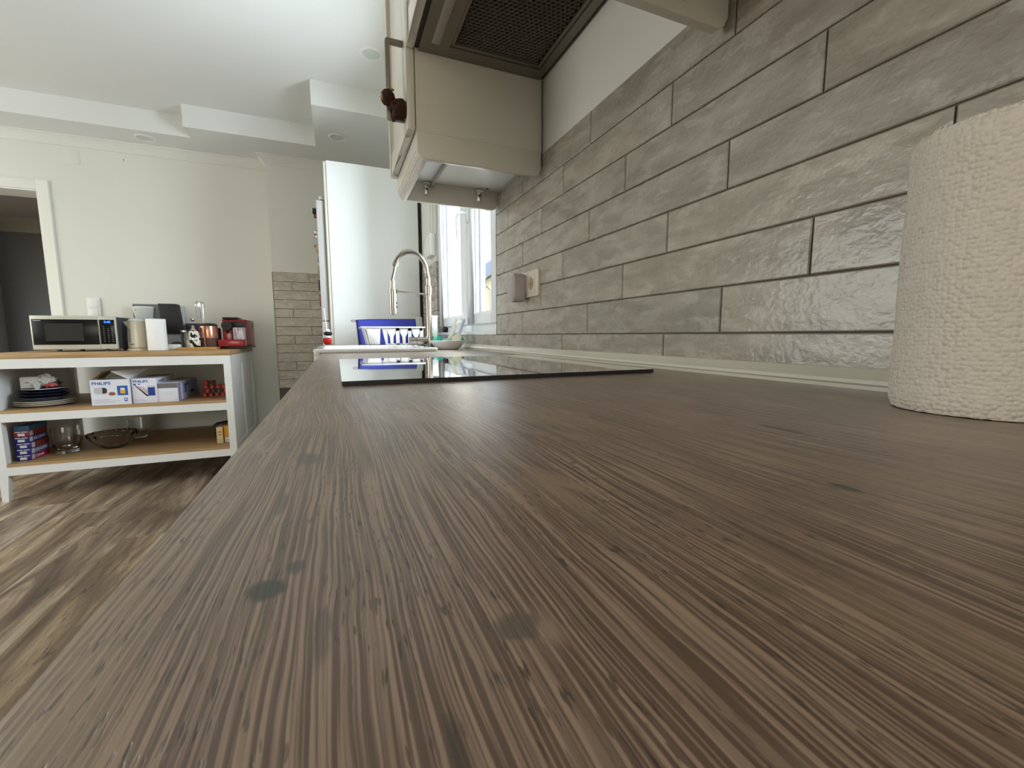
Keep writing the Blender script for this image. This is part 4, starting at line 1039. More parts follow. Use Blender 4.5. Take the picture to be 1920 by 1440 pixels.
# cutting board leaning behind, filter coffee maker
single('serving_board', MB().hexa([(-1.480, 4.27, TOP+.001), (-1.262, 4.27, TOP+.001), (-1.262, 4.282, TOP+.001), (-1.480, 4.282, TOP+.001)],
                                  [(-1.490, 4.315, 1.252), (-1.275, 4.315, 1.252), (-1.275, 4.327, 1.252), (-1.490, 4.327, 1.252)]), 'slate',
       'slate grey rectangular board leaning behind the coffee maker', 'board', (-1.375, 4.28, TOP), bev=0.002)
cm = thing('filter_coffee_maker', 'white filter coffee maker with round funnel top behind the kettle', 'coffee maker', (-1.345, 4.055, TOP))
obj('base', MB().lathe([(0, TOP+.001), (.072, TOP+.001), (.072, TOP+.02), (.060, TOP+.024), (0, TOP+.024)], -1.345, 4.055, 28), 'coffeewhite', cm, smooth=True)
obj('column', B(-1.370, -1.310, 4.13, 4.17, TOP+.001, 1.19), 'coffeewhite', cm, bev=0.006)
obj('jug', MB().lathe([(0, TOP+.025), (.052, TOP+.025), (.058, TOP+.06), (.050, TOP+.11), (.040, TOP+.125), (0, TOP+.125)], -1.345, 4.055, 24), 'thinglass', cm, smooth=True)
fu = obj('funnel', MB().lathe([(0, 1.120), (.046, 1.120), (.052, 1.128), (.068, 1.200), (.069, 1.206), (0, 1.206)], -1.333, 4.055, 32), 'coffeewhite', cm, smooth=True)
obj('funnel_lid', MB().lathe([(.070, 1.2065), (.070, 1.212), (.05, 1.218), (0, 1.221)], -1.333, 4.055, 32), 'plastic', cm, smooth=True)
text('lettering', 'BOSCH', 0.011, (-1.368, 3.9945, 1.187), FRONT, 'greyprint', cm)
# kettle
kt = thing('electric_kettle', 'cream plastic electric kettle with water gauge beside the microwave', 'kettle', (-1.272, 3.72, TOP))
kx, ky = -1.272, 3.72
obj('power_base', MB().lathe([(0, TOP+.0005), (.062, TOP+.0005), (.063, TOP+.012), (.052, TOP+.016), (0, TOP+.016)], kx, ky, 32), 'kettle', kt, smooth=True)
obj('body', MB().lathe([(0, TOP+.018), (.053, TOP+.018), (.056, TOP+.026), (.055, TOP+.09), (.049, TOP+.16), (.046, TOP+.197), (0, TOP+.197)], kx, ky, 36), 'kettle', kt, smooth=True)
obj('lid', MB().lathe([(.047, TOP+.1975), (.047, TOP+.205), (.032, TOP+.216), (0, TOP+.220)], kx, ky, 30), 'coffeewhite', kt, smooth=True)
obj('spout', MB().hexa([(kx-.046, ky-.012, TOP+.150), (kx-.040, ky-.016, TOP+.150), (kx-.040, ky+.016, TOP+.150), (kx-.046, ky+.012, TOP+.150)],
                       [(kx-.074, ky-.008, TOP+.196), (kx-.036, ky-.026, TOP+.197), (kx-.036, ky+.026, TOP+.197), (kx-.074, ky+.008, TOP+.196)]), 'kettle', kt, bev=0.003)
obj('handle', MB().tube([(kx+.040, ky, TOP+.190), (kx+.062, ky+.01, TOP+.185), (kx+.075, ky+.012, TOP+.15), (kx+.074, ky+.012, TOP+.09), (kx+.054, ky+.008, TOP+.055)], 0.008, 10), 'kettle', kt, smooth=True)
obj('water_gauge', MB().prism(rrect(kx-.035, kx-.022, TOP+.055, TOP+.150, .0062), 1, ky-.0525, ky-.040), 'greyprint', kt)
text('lettering', 'PHILIPS', 0.0085, (kx-.030, ky-.0558, TOP+.040), FRONT, 'blackprint', kt)
# paper roll on island
p2 = thing('paper_towel_roll', 'white kitchen paper roll standing upright on the island top by the kettle', 'paper towel roll', (-1.146, 3.66, TOP))
obj('paper', MB().lathe([(.02, TOP+.001), (.053, TOP+.001), (.0545, TOP+.005), (.0545, TOP+.210), (.053, TOP+.214), (.02, TOP+.214)], -1.146, 3.66, 40), 'paperwhite', p2, smooth=True)
obj('core', MB().tube([(-1.146, 3.66, TOP+.001), (-1.146, 3.66, TOP+.212)], 0.0198, 20, cap=False), 'cardboard', p2)
# black carbonator
sm = thing('water_carbonator', 'tall slim black and grey machine behind the white paper roll', 'appliance', (-1.165, 4.0, TOP))
obj('body', MB().hexa([(-1.218, 4.0, 1.018), (-1.100, 4.0, 1.018), (-1.100, 4.10, 1.018), (-1.218, 4.10, 1.018)], [(-1.232, 4.0, 1.240), (-1.121, 4.0, 1.240), (-1.121, 4.10, 1.240), (-1.232, 4.10, 1.240)]), 'blackmatte', sm, bev=0.006)
obj('back_column', B(-1.235, -1.105, 4.104, 4.16, TOP+.001, 1.23), 'lightgrey', sm, bev=0.004)
obj('lower_front', B(-1.205, -1.105, 4.03, 4.1035, TOP+.001, 1.0175), 'lightgrey', sm, bev=0.004)
# milk frother
mf = thing('white_gadget', 'low white appliance base with black round top left of the tray', 'appliance', (-1.078, 3.76, TOP))
obj('body', MB().prism(rrect(-1.118, -1.040, 3.73, 3.80, .010), 2, TOP+.001, TOP+.040), 'plastic', mf, bev=0.004)
obj('top', MB().lathe([(0, TOP+.0405), (.034, TOP+.0405), (.030, TOP+.050), (.018, TOP+.058), (0, TOP+.060)], -1.068, 3.765, 24), 'black', mf, smooth=True)
obj('cord', MB().tube([(-1.112, 3.74, TOP+.04), (-1.122, 3.73, TOP+.055), (-1.124, 3.725, TOP+.03), (-1.122, 3.72, TOP+.004)], 0.003, 6), 'black', mf, smooth=True)
# tray with jars
tr = single('bamboo_tray', MB().box(-1.048, -0.812, 3.695, 3.875, TOP+.001, TOP+.0075).box(-1.048, -0.812, 3.695, 3.702, TOP+.0075, TOP+.018).box(-1.048, -0.812, 3.868, 3.875, TOP+.0075, TOP+.018)
            .box(-1.048, -1.041, 3.702, 3.868, TOP+.0075, TOP+.018).box(-0.819, -0.812, 3.702, 3.868, TOP+.0075, TOP+.018), 'tray', 'yellow wooden tray holding the coffee jars on the island', 'tray', (-0.93, 3.78, TOP))
TT = TOP+.0085
gj = thing('glass_jar', 'slim clear glass jar with tall black lid at the left end of the tray', 'jar', (-1.024, 3.77, TT))
obj('glass', MB().lathe([(0, TT), (.0205, TT), (.0215, TT+.004), (.0215, TT+.105), (.0195, TT+.112), (.0195, TT+.118)], -1.020, 3.77, 24), 'thinglass', gj, smooth=True)
obj('collar', MB().lathe([(0, TT+.1185), (.0225, TT+.1185), (.0225, TT+.130), (0, TT+.130)], -1.020, 3.77, 24), 'chrome', gj, smooth=True)
obj('lid', MB().lathe([(0, TT+.1305), (.0235, TT+.1305), (.032, TT+.165), (.032, TT+.168), (0, TT+.168)], -1.020, 3.77, 24), 'black', gj, smooth=True)
cw = thing('cow_pattern_pot', 'white ceramic sugar pot with black cow spots and gold knob on the tray', 'pot', (-0.957, 3.735, TT))
obj('pot', MB().lathe([(0, TT), (.033, TT), (.037, TT+.008), (.0385, TT+.05), (.037, TT+.085), (.034, TT+.094), (0, TT+.094)], -0.957, 3.738, 30), 'cow', cw, smooth=True)
obj('lid', MB().lathe([(.037, TT+.0945), (.037, TT+.10), (.026, TT+.125), (0, TT+.128)], -0.957, 3.738, 30), 'cow', cw, smooth=True)
obj('knob', MB().lathe([(.016, TT+.1255), (.020, TT+.132), (.012, TT+.142), (.008, TT+.146), (.0105, TT+.154), (.006, TT+.164), (0, TT+.166)], -0.957, 3.738, 20), 'capgold', cw, smooth=True)
cj = thing('copper_jar', 'large glass canister with copper coloured lining and dark lid on the tray', 'jar', (-0.872, 3.775, TT))
obj('upper_body', MB().lathe([(.056, TT+.075), (.0565, TT+.08), (.0575, TT+.155), (.055, TT+.163), (0, TT+.163)], -0.878, 3.800, 36), 'copper', cj, smooth=True)
obj('lower_body', MB().lathe([(0, TT), (.052, TT), (.055, TT+.006), (.056, TT+.0745), (0, TT+.0745)], -0.878, 3.800, 36), 'coffeebean', cj, smooth=True)
obj('lid', MB().lathe([(.057, TT+.1635), (.060, TT+.167), (.050, TT+.178), (.02, TT+.184), (0, TT+.185)], -0.878, 3.800, 36), 'black', cj, smooth=True)
obj('clamp', MB().tube([(-0.892, 3.7405, TT+.160), (-0.893, 3.738, TT+.09), (-0.893, 3.742, TT+.004)], 0.0028, 6), 'tan', cj, smooth=True)
nb = single('navy_carton', B(-1.070, -0.962, 3.98, 4.04, TOP+.001, 1.093), 'navybox', 'dark navy carton standing behind the tray', 'carton', (-1.02, 4.01, TOP), bev=0.001)
ck = single('dark_canister', MB().lathe([(0, TOP+.001), (.034, TOP+.001), (.036, TOP+.05), (.036, TOP+.14), (.034, TOP+.158), (0, TOP+.16)], -0.868, 3.945, 26), 'coffeebean', 'dark brown canister between copper jar and red machine', 'canister', (-0.868, 3.945, TOP), smooth=True)
# wire utensil stand
us = thing('utensil_stand', 'slim chrome wire stand with hooks behind the tray', 'stand', (-0.995, 4.12, TOP))
obj('foot', MB().lathe([(0, TOP+.001), (.045, TOP+.001), (.045, TOP+.006), (.01, TOP+.012), (0, TOP+.012)], -0.995, 4.12, 24), 'chrome', us, smooth=True)
obj('post', MB().tube([(-0.995, 4.12, TOP+.01), (-0.995, 4.12, 1.255)], 0.004, 8), 'chrome', us, smooth=True)
for k, (dx, dy) in enumerate(((-.032, 0), (.032, 0), (0, .032), (0, -.032), (-.018, -.024), (.02, .02))):
    x, y = -0.995+dx, 4.12+dy; x_, y_ = -0.995+dx*.25, 4.12+dy*.25
    obj('wire', MB().tube([(x_, y_, 1.255), (-0.995+dx*.7, 4.12+dy*.7, 1.270), (x, y, 1.258), (x, y, 1.23)], 0.0022, 6), 'chrome', us, smooth=True)
for k, dx in enumerate((-.024, -.008, .010, .026)):
    obj('tool_handle', MB().tube([(-0.995+dx, 4.095, 1.245), (-0.995+dx*0.9, 4.095, 1.06)], 0.0034, 8), 'chrome', us, smooth=True)
obj('ladle', MB().sphere((-1.045, 4.09, 1.125), 0.014, 14, 8), 'chrome', us, smooth=True)
# capsule machine
rm = thing('capsule_coffee_machine', 'red and black capsule coffee machine at the right end of the island top', 'coffee machine', (-0.745, 3.98, TOP))
obj('base', B(-0.822, -0.645, 3.80, 4.22, TOP+.001, TOP+.018), 'black', rm, bev=0.003)
obj('drip_tray', B(-0.818, -0.650, 3.76, 3.90, TOP+.0185, TOP+.070), 'red', rm, bev=0.008)
obj('body', B(-0.812, -0.662, 3.901, 4.20, TOP+.0185, TOP+.226), 'red', rm, bev=0.006)
obj('side_cover', B(-0.661, -0.648, 3.93, 4.20, TOP+.022, TOP+.222), 'redside', rm, bev=0.003)
obj('vent', B(-0.6479, -0.646, 4.13, 4.16, TOP+.16, TOP+.20), 'black', rm)
obj('front_plate', B(-0.806, -0.742, 3.872, 3.9005, TOP+.0185, TOP+.150), 'red', rm, bev=0.004)
obj('black_band', B(-0.738, -0.664, 3.870, 3.9005, TOP+.164, TOP+.208), 'black', rm, bev=0.003)
obj('milk_tank', B(-0.735, -0.655, 3.845, 3.9003, TOP+.0705, TOP+.162), 'tank', rm, bev=0.004)
obj('knob', MB().tube([(-0.772, 3.84, TOP+.175), (-0.772, 3.9003, TOP+.175)], 0.034, 28), 'blackmatte', rm, smooth=True)
obj('spout', MB().tube([(-0.772, 3.865, TOP+.142), (-0.772, 3.865, TOP+.120)], [0.014, 0.006], 12), 'black', rm, smooth=True)
obj('lever', MB().box(-0.805, -0.700, 3.875, 4.02, TOP+.2265, TOP+.240), 'black', rm, bev=0.005)

# ---- middle shelf
SH = 0.5565
b1 = thing('toaster_box', 'open white box with toaster picture on the middle shelf', 'box', (-1.365, 3.60, SH))
x0, x1, y0, y1, z1 = -1.468, -1.270, 3.508, 3.70, 0.720
obj('carton', MB().box(x0, x0+.003, y0, y1, SH, z1).box(x1-.003, x1, y0, y1, SH, z1).box(x0+.003, x1-.003, y0, y0+.003, SH, z1).box(x0+.003, x1-.003, y1-.003, y1, SH, z1).box(x0+.003, x1-.003, y0+.003, y1-.003, SH, SH+.003), 'boxwhite', b1)
obj('flap', MB().hexa([(x0, y0+.01, z1), (x0+.003, y0+.01, z1), (x0+.003, y1-.01, z1), (x0, y1-.01, z1)], [(x0+.055, y0+.012, z1+.050), (x0+.058, y0+.012, z1+.050), (x0+.058, y1-.01, z1+.050), (x0+.055, y1-.01, z1+.050)]), 'cardboard', b1)
obj('flap', MB().hexa([(x1-.003, y0, z1), (x1, y0, z1), (x1, y1, z1), (x1-.003, y1, z1)], [(x1-.088, y0, z1+.052), (x1-.085, y0, z1+.054), (x1+.05, y1, z1+.054), (x1+.047, y1, z1+.052)]), 'cream', b1)
obj('inner_sleeve', B(x0+.006, x1-.006, y0+.006, y1-.006, z1-.03, z1-.028), 'cardboard', b1)
yf = y0-.0006
text('lettering', 'PHILIPS', 0.0265, (x0+.008, yf, 0.688), FRONT, 'brandblue', b1, sx=1.13)
obj('toaster_picture', MB().prism([(x0+.016, .638), (x0+.020, .670), (x0+.068, .672), (x0+.080, .665), (x0+.080, .640), (x0+.072, .630), (x0+.030, .628)], 1, yf-.0004, yf), 'lightgrey', b1)
obj('toaster_end_picture', MB().prism([(x0+.058, .630), (x0+.060, .669), (x0+.072, .667), (x0+.082, .660), (x0+.082, .640), (x0+.076, .632)], 1, yf-.0008, yf-.0004), 'blackprint', b1)
obj('toast_picture', MB().sphere((x0+.107, yf, .628), 0.014, 10, 6, jit=.6, sc=(1.3, .03, .8)), 'brownprint', b1)
obj('blue_picture', B(x0+.134, x0+.188, yf-.0004, yf, 0.616, 0.678), 'brandblue', b1)
obj('cup_picture', MB().prism([(x0+.148, .632), (x0+.150, .655), (x0+.174, .655), (x0+.176, .632), (x0+.170, .627), (x0+.154, .627)], 1, yf-.0008, yf-.0004), 'orange', b1)
obj('cup_foam_picture', MB().prism(rrect(x0+.150, x0+.174, .650, .664, .006), 1, yf-.0012, yf-.0008), 'print', b1)
obj('small_print', MB().box(x0+.012, x0+.095, yf-.0004, yf, .588, .592).box(x0+.012, x0+.145, yf-.0004, yf, .578, .581).box(x0+.012, x0+.120, yf-.0004, yf, .570, .573), 'paleprint', b1, kind='stuff')
obj('shield_emblem', MB().prism([(x0+.165, .598), (x0+.183, .598), (x0+.183, .580), (x0+.174, .573), (x0+.165, .580)], 1, yf-.0004, yf), 'brandblue', b1)
obj('shield_ring', MB().prism([(x0+.174+.006*math.cos(a), .588+.006*math.sin(a)) for a in [2*PI*k/12 for k in range(12)]], 1, yf-.0008, yf-.0004), 'print', b1)

b2 = thing('iron_box', 'white box with steam iron picture between the two other boxes', 'box', (-1.21, 3.7, SH))
x0, x1, y0, y1, z1 = -1.262, -1.131, 3.520, 3.86, 0.719
obj('carton', B(x0, x1, y0, y1, SH, z1), 'boxwhite', b2, bev=0.001)
yf = y0-.0006
text('lettering', 'PHILIPS', 0.0225, (x0+.007, yf, 0.693), FRONT, 'brandblue', b2, sx=1.12)
text('lettering', 'PHILIPS', 0.0185, (x1+.0006, y0+.035, 0.689), RIGHT, 'brandblue', b2, sx=1.9)
obj('iron_picture', MB().prism([(x0+.014, .676), (x0+.060, .662), (x0+.082, .640), (x0+.083, .598), (x0+.072, .605)], 1, yf-.0004, yf), 'pinkprint', b2)
obj('iron_sole_picture', MB().prism([(x0+.014, .676), (x0+.018, .677), (x0+.083, .605), (x0+.083, .598), (x0+.072, .603)], 1, yf-.0008, yf-.0004), 'blackprint', b2)
obj('blue_column', B(x0+.083, x0+.121, yf-.0010, yf-.0006, 0.604, 0.668), 'deepblue', b2)
obj('white_heading', B(x0+.085, x0+.119, yf-.0014, yf-.0010, 0.660, 0.666), 'print', b2)
obj('round_icons', MB().prism(rrect(x0+.008, x0+.022, .678, .686, .004), 1, yf-.0004, yf).prism(rrect(x0+.034, x0+.044, .678, .686, .004), 1, yf-.0004, yf), 'deepblue', b2, kind='stuff')
obj('small_print', MB().box(x0+.006, x0+.060, yf-.0004, yf, .578, .581).box(x0+.006, x0+.075, yf-.0004, yf, .570, .573), 'paleprint', b2, kind='stuff')

b3 = thing('small_carton', 'low white and grey appliance box standing right of the iron box', 'box', (-1.08, 3.75, SH))
x0, x1, y0, y1, z1 = -1.130, -1.018, 3.525, 3.95, 0.683
obj('carton', B(x0, x1, y0, y1, SH, z1), 'boxwhite', b3, bev=0.001)
obj('grey_band', B(x0+.001, x1-.001, y0-.0006, y0, z1-.034, z1-.001), 'greyprint', b3)
obj('side_print', B(x1, x1+.0005, y0+.001, y1-.001, SH+.001, z1-.001), 'boxlilac', b3)
obj('side_stripe', B(x1+.0005, x1+.0010, y0+.06, y0+.09, SH+.004, z1-.006), 'boxwhite', b3)
obj('side_picture', MB().prism([(y0+.14, .60), (y0+.14, .662), (y0+.23, .662), (y0+.23, .650), (y0+.17, .648), (y0+.17, .60)], 0, x1+.0005, x1+.0010), 'deepblue', b3)
obj('side_round_picture', MB().prism([(y0+.30+.05*math.cos(a), .585+.022*math.sin(a)) for a in [PI*k/8 for k in range(9)]], 0, x1+.0005, x1+.0010), 'blackprint', b3)
obj('small_print', MB().box(x0+.02, x0+.085, y0-.0005, y0, .625, .6265).box(x0+.02, x0+.09, y0-.0005, y0, .615, .6165).box(x0+.02, x0+.08, y0-.0005, y0, .605, .6065).box(x0+.094, x0+.106, y0-.0005, y0, .566, .570), 'paleprint', b3, kind='stuff')

cc = thing('capsule_container', 'clear plastic box of red and black coffee capsules at the right of the middle shelf', 'container', (-0.86, 3.78, SH))
cx0, cx1, cy0, cy1, cz = -0.935, -0.735, 3.68, 3.86, 0.672
obj('clear_box', MB().box(cx0, cx0+.002, cy0, cy1, SH, cz).box(cx1-.002, cx1, cy0, cy1, SH, cz).box(cx0+.002, cx1-.002, cy0, cy0+.002, SH, cz).box(cx0+.002, cx1-.002, cy1-.002, cy1, SH, cz), 'glass', cc)
def capsule(mt):
    return MB().lathe([(0, 0), (.018, 0), (.0185, .0015), (.0155, .003), (.0125, .022), (.008, .027), (0, .027)], 0, 0, 14)
rnd = random.Random(12); caps = {}
kinds_ = ['capred', 'capdark', 'capred', 'capred']; names_ = {'capred': 'red', 'capdark': 'dark', 'capgold': 'beige'}
for lv_, cnt in ((0, 5), (1, 4), (2, 4), (3, 2)):
    for k in range(cnt):
        for row in (0, 1):
            mt = kinds_[rnd.randrange(4)] if not (lv_ == 0 and k == 4) else 'capgold'
            x = cx0+.024+k*.037+(.018 if lv_ == 1 else 0)-(0.0 if lv_ < 2 else -.012); y = cy0+.024+row*.045; z = SH+.0005+lv_*.030
            if x > cx1-.022: continue
            if mt not in caps:
                o = obj('coffee_capsule', capsule(mt), mt, None, smooth=True); caps[mt] = o
            else:
                o = caps[mt].copy(); C.objects.link(o)
            o.location = (x, y, z)
            tag(o, f'small {names_[mt]} foil coffee capsule in the clear plastic box', 'coffee capsule', f'{names_[mt]} coffee capsules in the clear box')

# plates and dishes
px, py = -1.757, 3.652
def plate_mb(z, r, h):
    return MB().lathe([(0, z), (r*.55, z), (r*.60, z+.002), (r*.97, z+h-.004), (r, z+h-.002), (r, z+h), (r*.96, z+h), (r*.60, z+.006), (0, z+.006)], px, py, 48)
lab = ['bottom white plate of the stack on the middle shelf', 'second white plate from the bottom of the stack', 'third white plate, directly under the navy dishes']
z = SH
for k in range(3):
    single('dinner_plate', plate_mb(z, .138, .018), 'plate', lab[k], 'plate', (px, py, z), group='white plates stacked on the middle shelf', smooth=True); z += .0105
zt0 = z+.008
labn = ['lowest navy dish on the white plates', 'middle navy dish of the stack', 'upper navy dish of the stack', 'top navy dish with white rim under the wrapped food']
for k in range(4):
    r_ = (.126, .124, .120, .098)[k]
    o = single('navy_dish', plate_mb(z, r_, .030), 'navy', labn[k], 'dish', (px, py, z), group='navy dishes on the white plates', smooth=True)
    if k == 3: obj('rim', MB().lathe([(r_*.97, z+.0302), (r_*1.004, z+.0302), (r_*1.004, z+.0265), (r_*1.0, z+.0265)], px, py, 48), 'print', o, smooth=True)
    z += .0175
zf = z+.0135
fp_ = thing('wrapped_package', 'beige box in a crinkled clear bag with pink wrapper on top of the dish stack', 'package', (px, py, zf))
obj('box', B(px-.086, px+.005, py-.05, py+.05, zf+.001, zf+.074), 'cream', fp_, bev=0.006)
obj('slot', B(px-.060, px-.042, py-.0508, py-.0495, zf+.036, zf+.040), 'black', fp_)
obj('bag', MB().sphere((px+.028, py-.022, zf+.048), 0.036, 22, 14, jit=.55, sc=(1.25, .9, 1.0)), 'bag', fp_, smooth=True, angle=20)
obj('bag_tail', MB().hexa([(px-.008, py-.066, zf-.010), (px+.008, py-.068, zf-.012), (px+.006, py-.062, zf-.010), (px-.006, py-.060, zf-.010)], [(px-.020, py-.060, zf+.035), (px+.018, py-.062, zf+.035), (px+.018, py-.052, zf+.035), (px-.020, py-.050, zf+.035)]), 'bag', fp_)
obj('wrapper', MB().sphere((px+.045, py-.030, zf+.020), 0.020, 16, 10, jit=.5, sc=(1.9, 1, .8)), 'pinkfood', fp_, smooth=True)
obj('wrapper', MB().sphere((px+.070, py-.010, zf+.030), 0.018, 16, 10, jit=.5, sc=(1.4, 1, .8)), 'black', fp_, smooth=True)

# ---- lower shelf
SL = 0.2285
cols = ['conesred', 'conesteal', 'conesrust', 'conesblue', 'conesrust', 'conesteal']
txts = ['Cornets', 'ICE CONES', '', 'ICE CONES', '', '']
labs = ['bottom cone carton of the stack, with crimson side', 'second cone carton from the bottom, dull blue lettered side', 'third cone carton from the bottom, rust red side', 'fourth cone carton from the bottom, ink blue lettered side', 'fifth cone carton from the bottom, rust red side', 'topmost cone carton of the stack, dull blue']
for k in range(6):
    zz = SL+.0005+k*.0376; hgt = .0372 if k < 5 else .0300
    sx_ = -1.872+0.003*((k*7) % 3); x0, x1, y0, y1 = sx_, sx_+.070, 3.54, 3.722
    ct = thing('cone_carton', labs[k], 'carton', (x0, y0, zz), 0, 'flat cone cartons stacked at the left of the lower shelf')
    obj('carton', B(x0, x1, y0, y1, zz, zz+hgt), 'conesblue' if k < 4 else ('conesrust' if k == 4 else 'conesteal'), ct, bev=0.0006)
    obj('side_print', B(x1, x1+.0005, y0+.001, y1-.001, zz+.001, zz+hgt-.001), cols[k], ct)
    if k < 5:
        obj('bar_code', MB().box(x0+.018, x0+.050, y0-.0005, y0, zz+.005, zz+.021), 'print', ct)
        obj('white_line', MB().box(x0+.006, x0+.032, y0-.0005, y0, zz+.027, zz+.032).box(x0+.036, x0+.064, y0-.0005, y0, zz+.027, zz+.032), 'print', ct, kind='stuff')
        obj('side_label', B(x1+.0005, x1+.0009, y0+.006, y0+.036, zz+.004, zz+.033), 'paleprint', ct)
    if txts[k]: text('lettering', txts[k], 0.026, (x1+.0007, y0+.045, zz+.009), RIGHT, 'print', ct, sx=0.92)
vz = thing('glass_vase', 'wide clear glass vase on the lower shelf beside the cartons', 'vase', (-1.702, 3.705, SL))
VK = 1.13
vp = [(0, SL+.0005), (.052, SL+.0005), (.055, SL+.004), (.055, SL+.020), (.050, SL+.026), (.060, SL+.040), (.068, SL+.075), (.070, SL+.110), (.067, SL+.140), (.064, SL+.158),
      (.0615, SL+.158), (.0645, SL+.138), (.0675, SL+.110), (.0655, SL+.077), (.057, SL+.044), (.046, SL+.032), (0, SL+.030)]
vp = [(r*1.03, SL+(z-SL)*VK) for r, z in vp]
obj('glass', MB().lathe(vp, -1.702, 3.705, 40), 'thinglass', vz, smooth=True)
bl = thing('glass_bowl', 'scalloped clear glass bowl in front on the lower shelf', 'bowl', (-1.46, 3.76, SL))
def scal(a, z): return 1+0.030*math.cos(a*14)*min(1, max(0, (z-SL-.01)/.05))
bp = [(0, SL+.0005), (.050, SL+.0005), (.054, SL+.003), (.078, SL+.018), (.110, SL+.045), (.132, SL+.078), (.140, SL+.098), (.138, SL+.100), (.129, SL+.081), (.107, SL+.050), (.075, SL+.024), (.05, SL+.012), (0, SL+.010)]
bp = [(r*.97, SL+(z-SL)*1.08) for r, z in bp]
obj('glass', MB().lathe(bp, -1.470, 3.735, 112, rf=scal), 'thinglass', bl, smooth=True, angle=60)
b2_ = thing('glass_bowl', 'smaller clear glass bowl standing behind the scalloped bowl', 'bowl', (-1.43, 4.05, SL))
bp = [(0, SL+.0005), (.040, SL+.0005), (.045, SL+.01), (.062, SL+.05), (.068, SL+.12), (.0705, SL+.145), (.068, SL+.145), (.0655, SL+.12), (.059, SL+.052), (.042, SL+.014), (0, SL+.008)]
obj('glass', MB().lathe(bp, -1.43, 4.05, 40), 'thinglass', b2_, smooth=True)
y1_ = thing('peach_carton', 'narrow peach coloured food carton near the right end of the lower shelf', 'carton', (-0.812, 3.65, SL))
x0, x1, yy = -0.830, -0.792, 3.575
obj('carton', B(x0, x1, yy, yy+.11, SL+.0005, SL+.118), 'peach', y1_, bev=0.0008)
obj('green_print', B(x0+.004, x1-.001, yy-.0005, yy, SL+.003, SL+.034), 'palegreenbox', y1_)
text('lettering', '5.90', 0.016, (x0+.005, yy-.0006, SL+.078), FRONT, 'blackprint', y1_, sx=0.9)
obj('dark_bar', B(x0+.006, x1-.006, yy-.0005, yy, SL+.062, SL+.066), 'blackprint', y1_)
y2_ = thing('mustard_carton', 'mustard yellow food carton beside the right leg on the lower shelf', 'carton', (-0.76, 3.65, SL))
obj('carton', B(-0.786, -0.736, yy+.01, yy+.13, SL+.0005, SL+.122), 'mustard', y2_, bev=0.0008)
obj('white_label', B(-0.782, -0.738, yy+.0094, yy+.0099, SL+.006, SL+.038), 'print', y2_)
obj('label_print', B(-0.778, -0.742, yy+.0089, yy+.0093, SL+.012, SL+.026), 'paleprint', y2_)
jc = thing('citrus_press', 'dark plastic object with ribbed base behind the peach carton', 'utensil', (-0.845, 3.80, SL))
obj('ribbed_base', MB().lathe([(0, SL+.0005)]+[(.048-.006*(k % 2), SL+.0005+.010*k+.002) for k in range(9)]+[(0, SL+.085)], -0.845, 3.80, 24), 'black', jc)
obj('top', MB().hexa([(-0.905, 3.76, SL+.095), (-0.80, 3.76, SL+.086), (-0.80, 3.84, SL+.086), (-0.905, 3.84, SL+.095)], [(-0.880, 3.765, SL+.112), (-0.80, 3.765, SL+.125), (-0.80, 3.835, SL+.125), (-0.880, 3.835, SL+.112)]), 'blackmatte', jc, bev=0.006)

# ================================================================== SMALL FITTINGS
ls_ = thing('light_switch', 'white double light switch on the back wall right of the doorway', 'switch', (-1.760, YB, 1.159))
obj('frame', MB().prism(rrect(-1.800, -1.718, 1.135, 1.299, .006), 1, YB-.011, YB-.0005), 'plastic', ls_, bev=0.0015)
obj('rocker', B(-1.787, -1.731, YB-.0145, YB-.0112, 1.220, 1.284), 'plastic', ls_, bev=0.001)
obj('rocker', B(-1.787, -1.731, YB-.0145, YB-.0112, 1.146, 1.210), 'plastic', ls_, bev=0.001)
def downlight(x, y, z, label):
    t = thing('downlight', label, 'ceiling light', (x, y, z), 0, 'recessed round downlights')
    obj('ring', MB().lathe([(.052, z-.006), (.058, z-.0055), (.066, z-.002), (.067, z-.0003), (.050, z-.0003), (.050, z-.004), (.052, z-.006)], x, y, 36), 'plastic', t, smooth=True)
    obj('diffuser', MB().lathe([(0, z-.0020), (.0498, z-.0020)], x, y, 36), 'coffeewhite', t)
downlight(-1.272, 4.20, LO, 'white round downlight in the low ceiling band above the island')
downlight(0.073, 3.65, LO, 'white round downlight in the low ceiling left of the wall cabinet')
downlight(0.261, 2.81, HI, 'white round downlight in the high ceiling beside the wall cabinet')

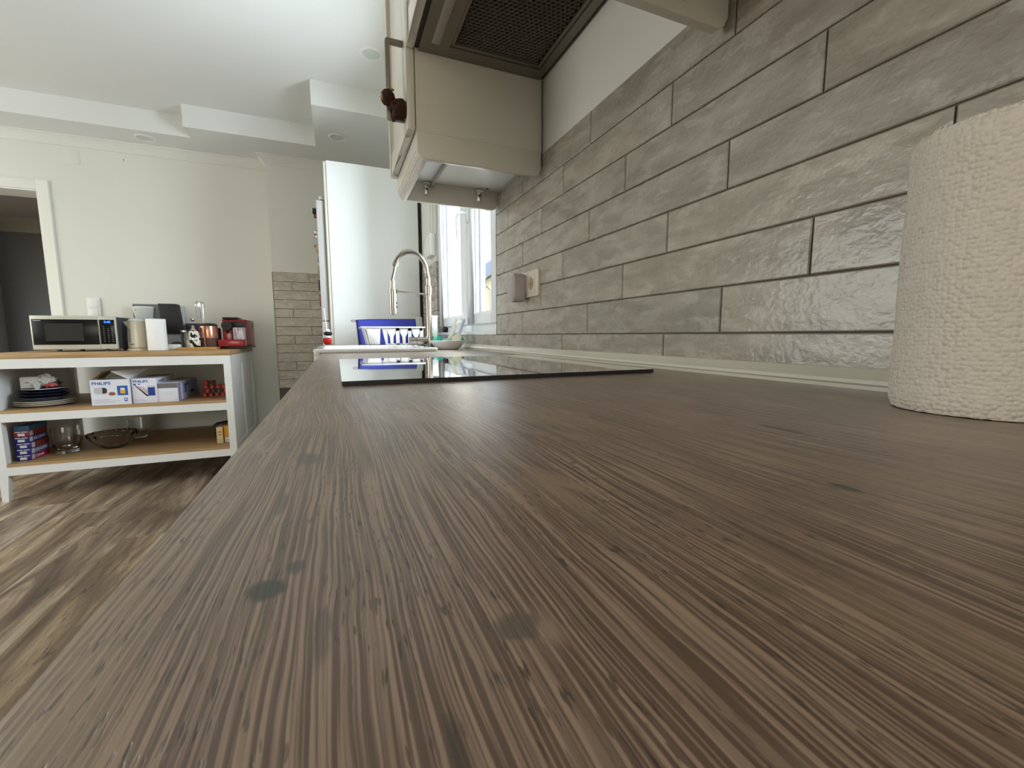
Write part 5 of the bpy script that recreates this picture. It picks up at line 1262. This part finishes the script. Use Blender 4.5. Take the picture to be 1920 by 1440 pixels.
# ================================================================== OUTSIDE THE WINDOW
tag(obj('lawn', B(0.95, 60, -20, 70, -0.5, -0.4), 'grass', None, kind='structure'), 'green lawn outside the window', 'lawn')
hs = thing('neighbour_house', 'cream house with blue grey roof seen through the window', 'house', (11.5, 27, -0.4))
obj('wall', MB().prism([(7.9, -0.4), (17, -0.4), (17, 4.05), (12.5, 7.0), (7.9, 4.05)], 1, 23.2, 33), 'housewall', hs)
obj('roof', MB().hexa([(7.35, 22.7, 3.86), (12.6, 22.7, 7.35), (12.6, 33.5, 7.35), (7.35, 33.5, 3.86)], [(7.35, 22.7, 4.02), (12.6, 22.7, 7.55), (12.6, 33.5, 7.55), (7.35, 33.5, 4.02)]), 'roof', hs)
obj('roof', MB().hexa([(12.6, 22.7, 7.35), (17.6, 22.7, 3.86), (17.6, 33.5, 3.86), (12.6, 33.5, 7.35)], [(12.6, 22.7, 7.55), (17.6, 22.7, 4.02), (17.6, 33.5, 4.02), (12.6, 33.5, 7.55)]), 'roof', hs)
obj('chimney', B(8.9, 9.3, 24, 24.5, 4.4, 5.5), 'roof', hs)
obj('gutter', MB().tube([(7.5, 22.66, 3.9), (8.05, 22.95, 3.5), (8.1, 23.1, -0.3)], 0.05, 8), 'lightgrey', hs)
sb = thing('garden_shrub', 'bright green shrub in front of the house outside the window', 'shrub', (7.6, 21.2, -0.4))
mb = MB(); rnd = random.Random(5)
for k in range(420):
    d = Vector((rnd.gauss(0, 1), rnd.gauss(0, 1), rnd.gauss(0, 1))).normalized()*rnd.uniform(.75, 1.0)
    c_ = Vector((7.7+d.x*.75, 21.2+d.y*.7, 1.0+d.z*1.25)); u = Vector((rnd.uniform(-1, 1), rnd.uniform(-1, 1), rnd.uniform(-1, 1))).normalized()*.16; v_ = u.cross(d).normalized()*.10
    mb.add([c_-u, c_+v_, c_+u, c_-v_], [(0, 1, 2, 3)])
obj('foliage', mb, 'leaf', sb, kind='stuff')
obj('stem', MB().tube([(7.7, 21.2, -0.4), (7.7, 21.2, 1.0)], 0.05, 8), 'cardboard', sb)
